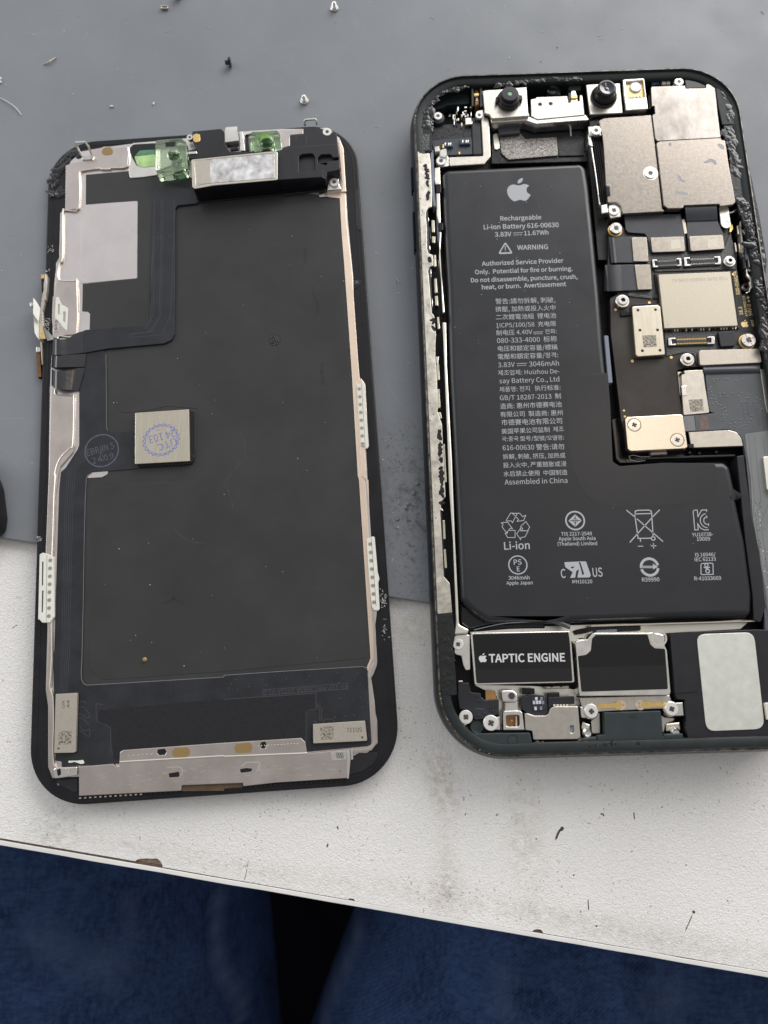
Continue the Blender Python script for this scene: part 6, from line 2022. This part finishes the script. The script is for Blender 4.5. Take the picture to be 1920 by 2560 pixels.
# microphone flex, latch and shield in the lower corner
prism("microphone_flex", phone, "X:65,125@.3 200,125 225,240 340,250 350,300 400,335 555,320 560,510 430,520 370,560 270,570 220,470 90,440 70,300", 4.4, 5.6, "flex_dark", 0.3, 0.15)
b = MB()
random.seed(81)
for k in range(16):
    x, y = pt(f"X:{420 + random.random() * 120},{370 + random.random() * 110}", 5.6)
    b.lathe(x, y, [(.2, 5.59), (.15, 5.68), (.06, 5.71)], "flex_dark", 10)
b.line(parse("X:285,435 380,437", 5.61), .2, 5.606, "flex_trace")
for q in ("X:290,285", "X:325,345", "X:390,492", "X:315,515"):
    x, y = pt(q, 5.6)
    b.lathe(x, y, [(.3, 5.59), (.22, 5.68), (.06, 5.71)], "flex_dark", 10)
b.build("flex_relief", phone)
prism("orange_flex", phone, "X:395,225 515,220 530,325 400,335", 4.8, 5.4, "copper_flex", 0.1, 0.1)
prism("white_block", phone, "X:78,103 128,100 128,120 80,124", 5.4, 5.9, "component_white", 0.05, 0.1)
screw(phone, "X:165,535", 6.2, 1.25, .4, rot=.8)
prism("screw_plate", phone, "X:95,625 130,585 210,600 125,660", 5.0, 5.8, "nickel", 0.1, .1)
prism("screw_plate", phone, "X:470,535 570,530 572,690 480,685", 4.8, 5.6, "nickel", 0.1, .12)
screw(phone, "X:462,605", 6.2, 1.4, .6, rot=.55)
c = MB()
c.poly("X:612,460 812,455 835,480 860,690 610,690 605,500", 4.2, 6.2, "nickel", 0.1, 0.15, holes=["X:640,515@.4 800,510@.4 805,645@.4 645,645@.4"])
c.poly("X:630,360 780,355 785,455 625,462", 4.2, 5.6, "nickel", 0.1, 0.15)
c.poly("X:580,215@.3 730,210@1.4 780,270@.6 780,360 600,355", 4.2, 6.0, "nickel", 0.3, 0.25)
latch = c.build("flash_latch", phone)
b = MB()
b.poly("X:635,510 805,505 810,650 640,650", 4.0, 4.4, "copper_flex", 0, .03)
b.lathe(*pt("X:708,575", 4.4), [(.22, 4.4), (.18, 4.46)], "gold", 14)
b.poly("X:750,515 775,513 780,645 752,645", 4.4, 5.4, "edge_metal", 0.1, .3)
b.build("latch_window", latch)
x, y = pt("X:705,285", 6.0)
b = MB()
b.lathe(x, y, [(.85, 6.01), (.75, 6.04), (.62, 5.9)], "screw_steel", 24, cap_top=False)
b.disc(x, y, 6.005, .62, "screw_recess", 20)
b.build("latch_hole", latch)
prism("barometer_flex", phone, "X:805,300@.4 960,265 1120,285 1135,480 1100,515 960,515 880,480 830,440@.4", 4.6, 5.6, "flex_dark", 0.3, 0.12)
b = MB()
b.poly("X:938,305 1110,300 1108,450 1050,462 960,455", 5.0, 5.75, "lens_glass", 0.3, 0.1)
for q in ("X:972,362", "X:1008,360", "X:1042,358", "X:1078,362", "X:990,432", "X:1055,430", "X:1000,318", "X:1060,316"):
    x, y = pt(q, 5.8)
    b.prism([(x - .22, y - .3), (x + .22, y - .3), (x + .22, y + .3), (x - .22, y + .3)], 5.7, 5.86, random.choice(["component_white", "pearl", "grey_tape"]), .05)
b.build("sensor_window", phone)
prism("barometer_flex", phone, "X:1140,300 1450,285 1455,380 1180,400 1140,440", 4.4, 5.2, "flex_dark", 0.2, 0.12)
b = MB()
b.poly("X:830,190 980,195 985,260 835,262", 3.6, 5.0, "black_gloss", 0.1, .2)
b.poly("X:1130,250 1275,240 1280,310 1140,320", 3.6, 5.0, "black_gloss", 0.1, .2)
for k in range(5):
    b.poly(f"X:{1200 + k * 38},{385} {1225 + k * 38},{383} {1228 + k * 38},{405} {1203 + k * 38},{407}", 4.6, 5.4, "component_white", 0, .06)
b.build("flex_fold", phone)
b = MB()
b.poly("X:1110,172 1385,165 1390,195 1115,205", 3.6, 5.4, "label_metal", 0.1, .15)
b.poly("X:1170,168 1195,167 1196,182 1172,184", 5.2, 5.46, "recess", 0, .02)
b.poly("X:1280,165 1308,164 1308,178 1282,180", 5.2, 5.46, "recess", 0, .02)
b.build("motor_connector", phone)
b = MB()
b.poly("X:862,488@.3 900,488 975,515 1100,515@.5 1140,500@.5 1165,430@.8 1215,405@.4 1495,405@.2 1525,780@.4 1500,800 965,808@.3 950,700 870,690", 4.0, 6.2, "nickel_matt", 0.2, 0.15, holes=["X:1395,640@.4 1440,632@.4 1448,720@.4 1405,722@.4"])
sc_ = b.build("dock_shield", phone)
prism("slot_backing", sc_, "X:1380,625 1455,620 1460,735 1390,735", 5.0, 5.9, "grey_tape", 0, .02)
prism("corner_block", phone, "X:130,715 250,730 925,720@.3 945,800 960,890 500,895 300,860@2 180,790@2", 2.0, 6.6, "green_plastic", 0.3, 0.15)
b = MB()
x, y = pt("X:718,805", 6.62)
ring(b, x, y, .85, 1.0, 6.606, "recess", 24)
for k in range(4):
    x0 = random.uniform(-.5, .5)
    b.line([(x - .5 + x0 * .3, y + x0), (x + .5, y + x0 * .7)], .05, 6.608, "flex_trace")
b.build("mould_mark", phone)
b = MB()
b.lathe(*pt("X:290,640", 4.5), [(1.6, 2), (1.5, 5.0), (1.2, 5.4), (1.0, 5.2)], "green_plastic", 24)
b.poly("X:130,660 260,600 400,640 420,720 200,720", 2.0, 4.8, "green_plastic", 0.4, .3)
b.poly("X:560,690 870,690 950,720 560,725", 2.0, 4.4, "recess", 0, .1)
b.build("corner_moulding", phone)
b = MB()
b.goo("X:1000,850 1200,870 1400,865 1530,850", 0.7, 6.5, "foam_strip", 0.2)
b.build("dirt_line", phone)
b = MB()      # paint chips and dirt on the rim
random.seed(91)
rim = inset_rect(BX, BY, BTH, W_, H_, R_, 0.2, 20)
for k in range(40):
    i = random.randrange(len(rim))
    a_, c_ = Vector(rim[i]), Vector(rim[(i + 1) % len(rim)])
    q = a_.lerp(c_, random.random())
    b.lathe(q.x, q.y, [(random.uniform(.04, .1), 7.6), (.03, 7.63)], random.choice(["raw_metal", "adhesive", "label_metal"]), 7)
b.build("rim_chips", phone)['kind'] = "stuff"
b = MB()
for k in range(40):
    u, v = random.random(), random.random()
    x, y = pt(f"M:{280 + u * 1200},{100 + v * 1500}" if k < 36 else f"P:{u * 1400 - 200},{v * 950}", ZT)
    if k < 36 and u > .9:
        continue
    r = random.choice([.04, .04, .05, .06, .09])
    b.lathe(x, y, [(r, ZT + .045), (r * .7, ZT + .05 + r), (r * .2, ZT + .05 + r * 1.3)], "white_tab", 6)
b.build("dust_grains", battery)['kind'] = "stuff"
x, y = pt("X:740,1010", 1.0)
b = MB()
b.lathe(x, y, [(.5, .6), (.6, 1.2), (.4, 1.8), (.15, 2.1)], "label_metal", 9)
b.build("dirt_crumb", phone)

# ------------------------------------------------------------------ loose things on the mat


def loose_screw(label, spec, tilt_axis, shank, r, mats_, lying=False):
    x, y = pt(spec, 0)
    root = thing("loose_screw", label, "screw", (x, y, 0.0), "loose screws on the grey mat")
    b = MB()
    if lying:
        # head on its rim, shank pointing away along +x/+y
        d = Vector(tilt_axis).normalized()
        u = d.cross(Vector((0, 0, 1)))
        c0 = Vector((x, y, r))
        hb, sh_ = MB(), MB()
        hb.tube([c0 - d * .25, c0 + d * .3], r, mats_[0], 22)
        sh_.tube([c0 + d * .3, c0 + d * (.3 + shank)], r * .5, mats_[1], 14)
        hb.build("head", root)
        sh_.build("shank", root)
    else:
        hb = MB()
        hb.lathe(x, y, [(r * .9, 0.02), (r, .12), (r, .38), (r * .9, .48)], mats_[0], 26)
        hb.build("head", root)
        sh_ = MB()
        prof = [(r * .55, .45)]
        n = 7
        for k in range(n):
            zz = .5 + shank * k / n
            prof += [(r * .52, zz), (r * .42, zz + shank / n * .5)]
        prof += [(r * .35, .5 + shank), (r * .18, .6 + shank)]
        sh_.lathe(x, y, prof, mats_[1], 16)
        sh_.build("shank", root)
    return root


loose_screw("silver screw standing on its head at the top edge of the photo", "836,22", None, 1.3, 0.98, ("screw_steel", "nickel"))
loose_screw("silver screw standing on its head just above the screen's square top clip", "761,254", None, 1.3, 0.98, ("screw_steel", "nickel"))
loose_screw("greenish dark screw lying on its side in the middle of the grey mat", "577,164", (-0.75, -0.1, 0), 0.8, 1.02, ("frame_rim", "component_blue"), True)
loose_screw("black screw cut by the top edge of the photo beside a tiny metal tray", "446,-3", (0.3, 0.6, 0), 1.0, 0.95, ("black_gloss", "black_gloss"), True)
b = MB()
b.poly("401,13 419,13 420,20 402,20", 0.02, .2, "nickel", 0.05, 0.04)
b.poly("401,13 419,13 419,15 401,15", 0.2, .8, "label_metal", 0.05, 0.04)
b.poly("401,18 420,18 420,20 402,20", 0.2, .6, "edge_metal", 0.05, 0.04)
for spec in ("401,13 403,13 404,20 402,20", "417,13 419,13 420,20 418,20"):
    b.poly(spec, 0.2, .7, "edge_metal", 0.05, 0.04)
o = b.build("metal_bracket")
o['label'] = "tiny silver tray-shaped bracket near the top edge of the grey mat"
o['category'] = "bracket"
o = MB().tube([at3("109,161", .1), at3("124,154", .5), at3("140,144", .15)], .18, "label_metal", 7, [.5, 1.1, .6]).build("metal_sliver")
o['label'] = "pale curled sliver on the mat above the screen's corner"
o['category'] = "sliver"
o = MB().tube(smooth([at3("-4,243", .1), at3("18,254", .3), at3("38,268", .3), at3("54,288", .1)], 5), .09, "white_tab", 6).build("white_fibre")
o['label'] = "long thin white fibre on the mat at the left photo edge"
o['category'] = "fibre"
b = MB()
b.poly("-6,192 2,192 3,197 -4,199", 0.02, .4, "white_tab", 0.1, .08)
b.poly("-6,201 3,201 2,206 -5,206", 0.02, .4, "white_tab", 0.1, .08)
b.poly("-6,194 -2,194 -2,205 -6,205", 0.02, .3, "white_tab", 0.1, .08)
o = b.build("paper_scrap")
o['label'] = "white scrap cut off by the left edge of the photo, above the fibre"
o['category'] = "scrap"
for spec, lab in (("280,262 285,266 278,267 272,264", "pale yellowish crumb on the mat above the screen's left corner"), ("383,253 386,256 384,262 381,259", "small cream crumb on the mat, right of the yellowish one")):
    o = MB().poly(spec, 0.0, .3, "component_white", 0.1, .1).build("crumb")
    o['label'] = lab
    o['category'] = "crumb"
    o['group'] = "pale crumbs on the mat"
b = MB()
b.strip([(at3("1036,1302", .2), at3("1040,1310", .1)), (at3("1046,1312", 1.0), at3("1050,1322", .5)), (at3("1058,1326", .6), at3("1062,1334", .3))], .05, "flex_clear")
o = b.build("plastic_shred")
o['label'] = "curled clear plastic shred on the mat between the two phone halves"
o['category'] = "plastic shred"
b = MB()
for q in ("1043,1210", "1034,1234", "1020,1260", "1015,1269", "994,1298"):
    x, y = pt(q, 0)
    b.lathe(x, y, [(.42, 0.0), (.36, .2), (.2, .3)], "flex_clear", 12)
o = b.build("glue_droplets")
o['kind'] = "stuff"
o['label'] = "row of small clear glue droplets on the mat"
# black handle at the left border of the picture
b = MB()
b.prism(rounded(parse("-180,1120@6 -50,1130@6 -18,1210@5 -9,1285@4 -14,1325@4 -50,1345@5 -180,1335@6", 5.5), 4, 6), 0.0, 5.5, "recess", 1.6, bseg=4)
o = b.build("black_tool_handle")
o['label'] = "rounded black object cut off by the left edge, lying where mat meets table"
o['category'] = "tool"
# dust on the mat
b = MB()
random.seed(101)
for k in range(430):
    px_, py_ = random.uniform(-20, 1940), random.uniform(-20, 1480)
    if 1050 < px_ < 1900 and py_ > 190 and random.random() < .98:
        continue
    if 130 < px_ < 900 and py_ > 330:
        continue
    if px_ < 100 and py_ > 1330 or py_ > 1345 + .15 * px_ - 8:
        continue
    x, y = at(px_, py_, 0)
    r = random.choice([.05, .05, .06, .08, .1, .14]) * (1 if random.random() < .93 else 1.6)
    m = "white_tab" if random.random() < .82 else "ink_dark"
    if random.random() < .2:
        a = random.uniform(0, 3.1)
        l = random.uniform(.3, 1.1)
        b.tube([(x, y, .05), (x + l * math.cos(a), y + l * math.sin(a), .08)], .035, m, 5)
    else:
        b.lathe(x, y, [(r, 0.0), (r * .8, r * .7), (r * .25, r)], m, 7, sy=random.uniform(.6, 1.3))
for k in range(170):
    x, y = pt(f"D:{1290 + random.random() * 340},{1180 + random.random() * 480}" if k % 3 else f"F:{1400 + random.random() * 240},{50 + random.random() * 820}", 0)
    r = random.choice([.04, .05, .07, .1])
    b.lathe(x, y, [(r, 0.0), (r * .8, r * .6), (r * .25, r * .8)], "ink_dark", 6, sy=random.uniform(.5, 1.6))
o = b.build("dust")
o['kind'] = "stuff"
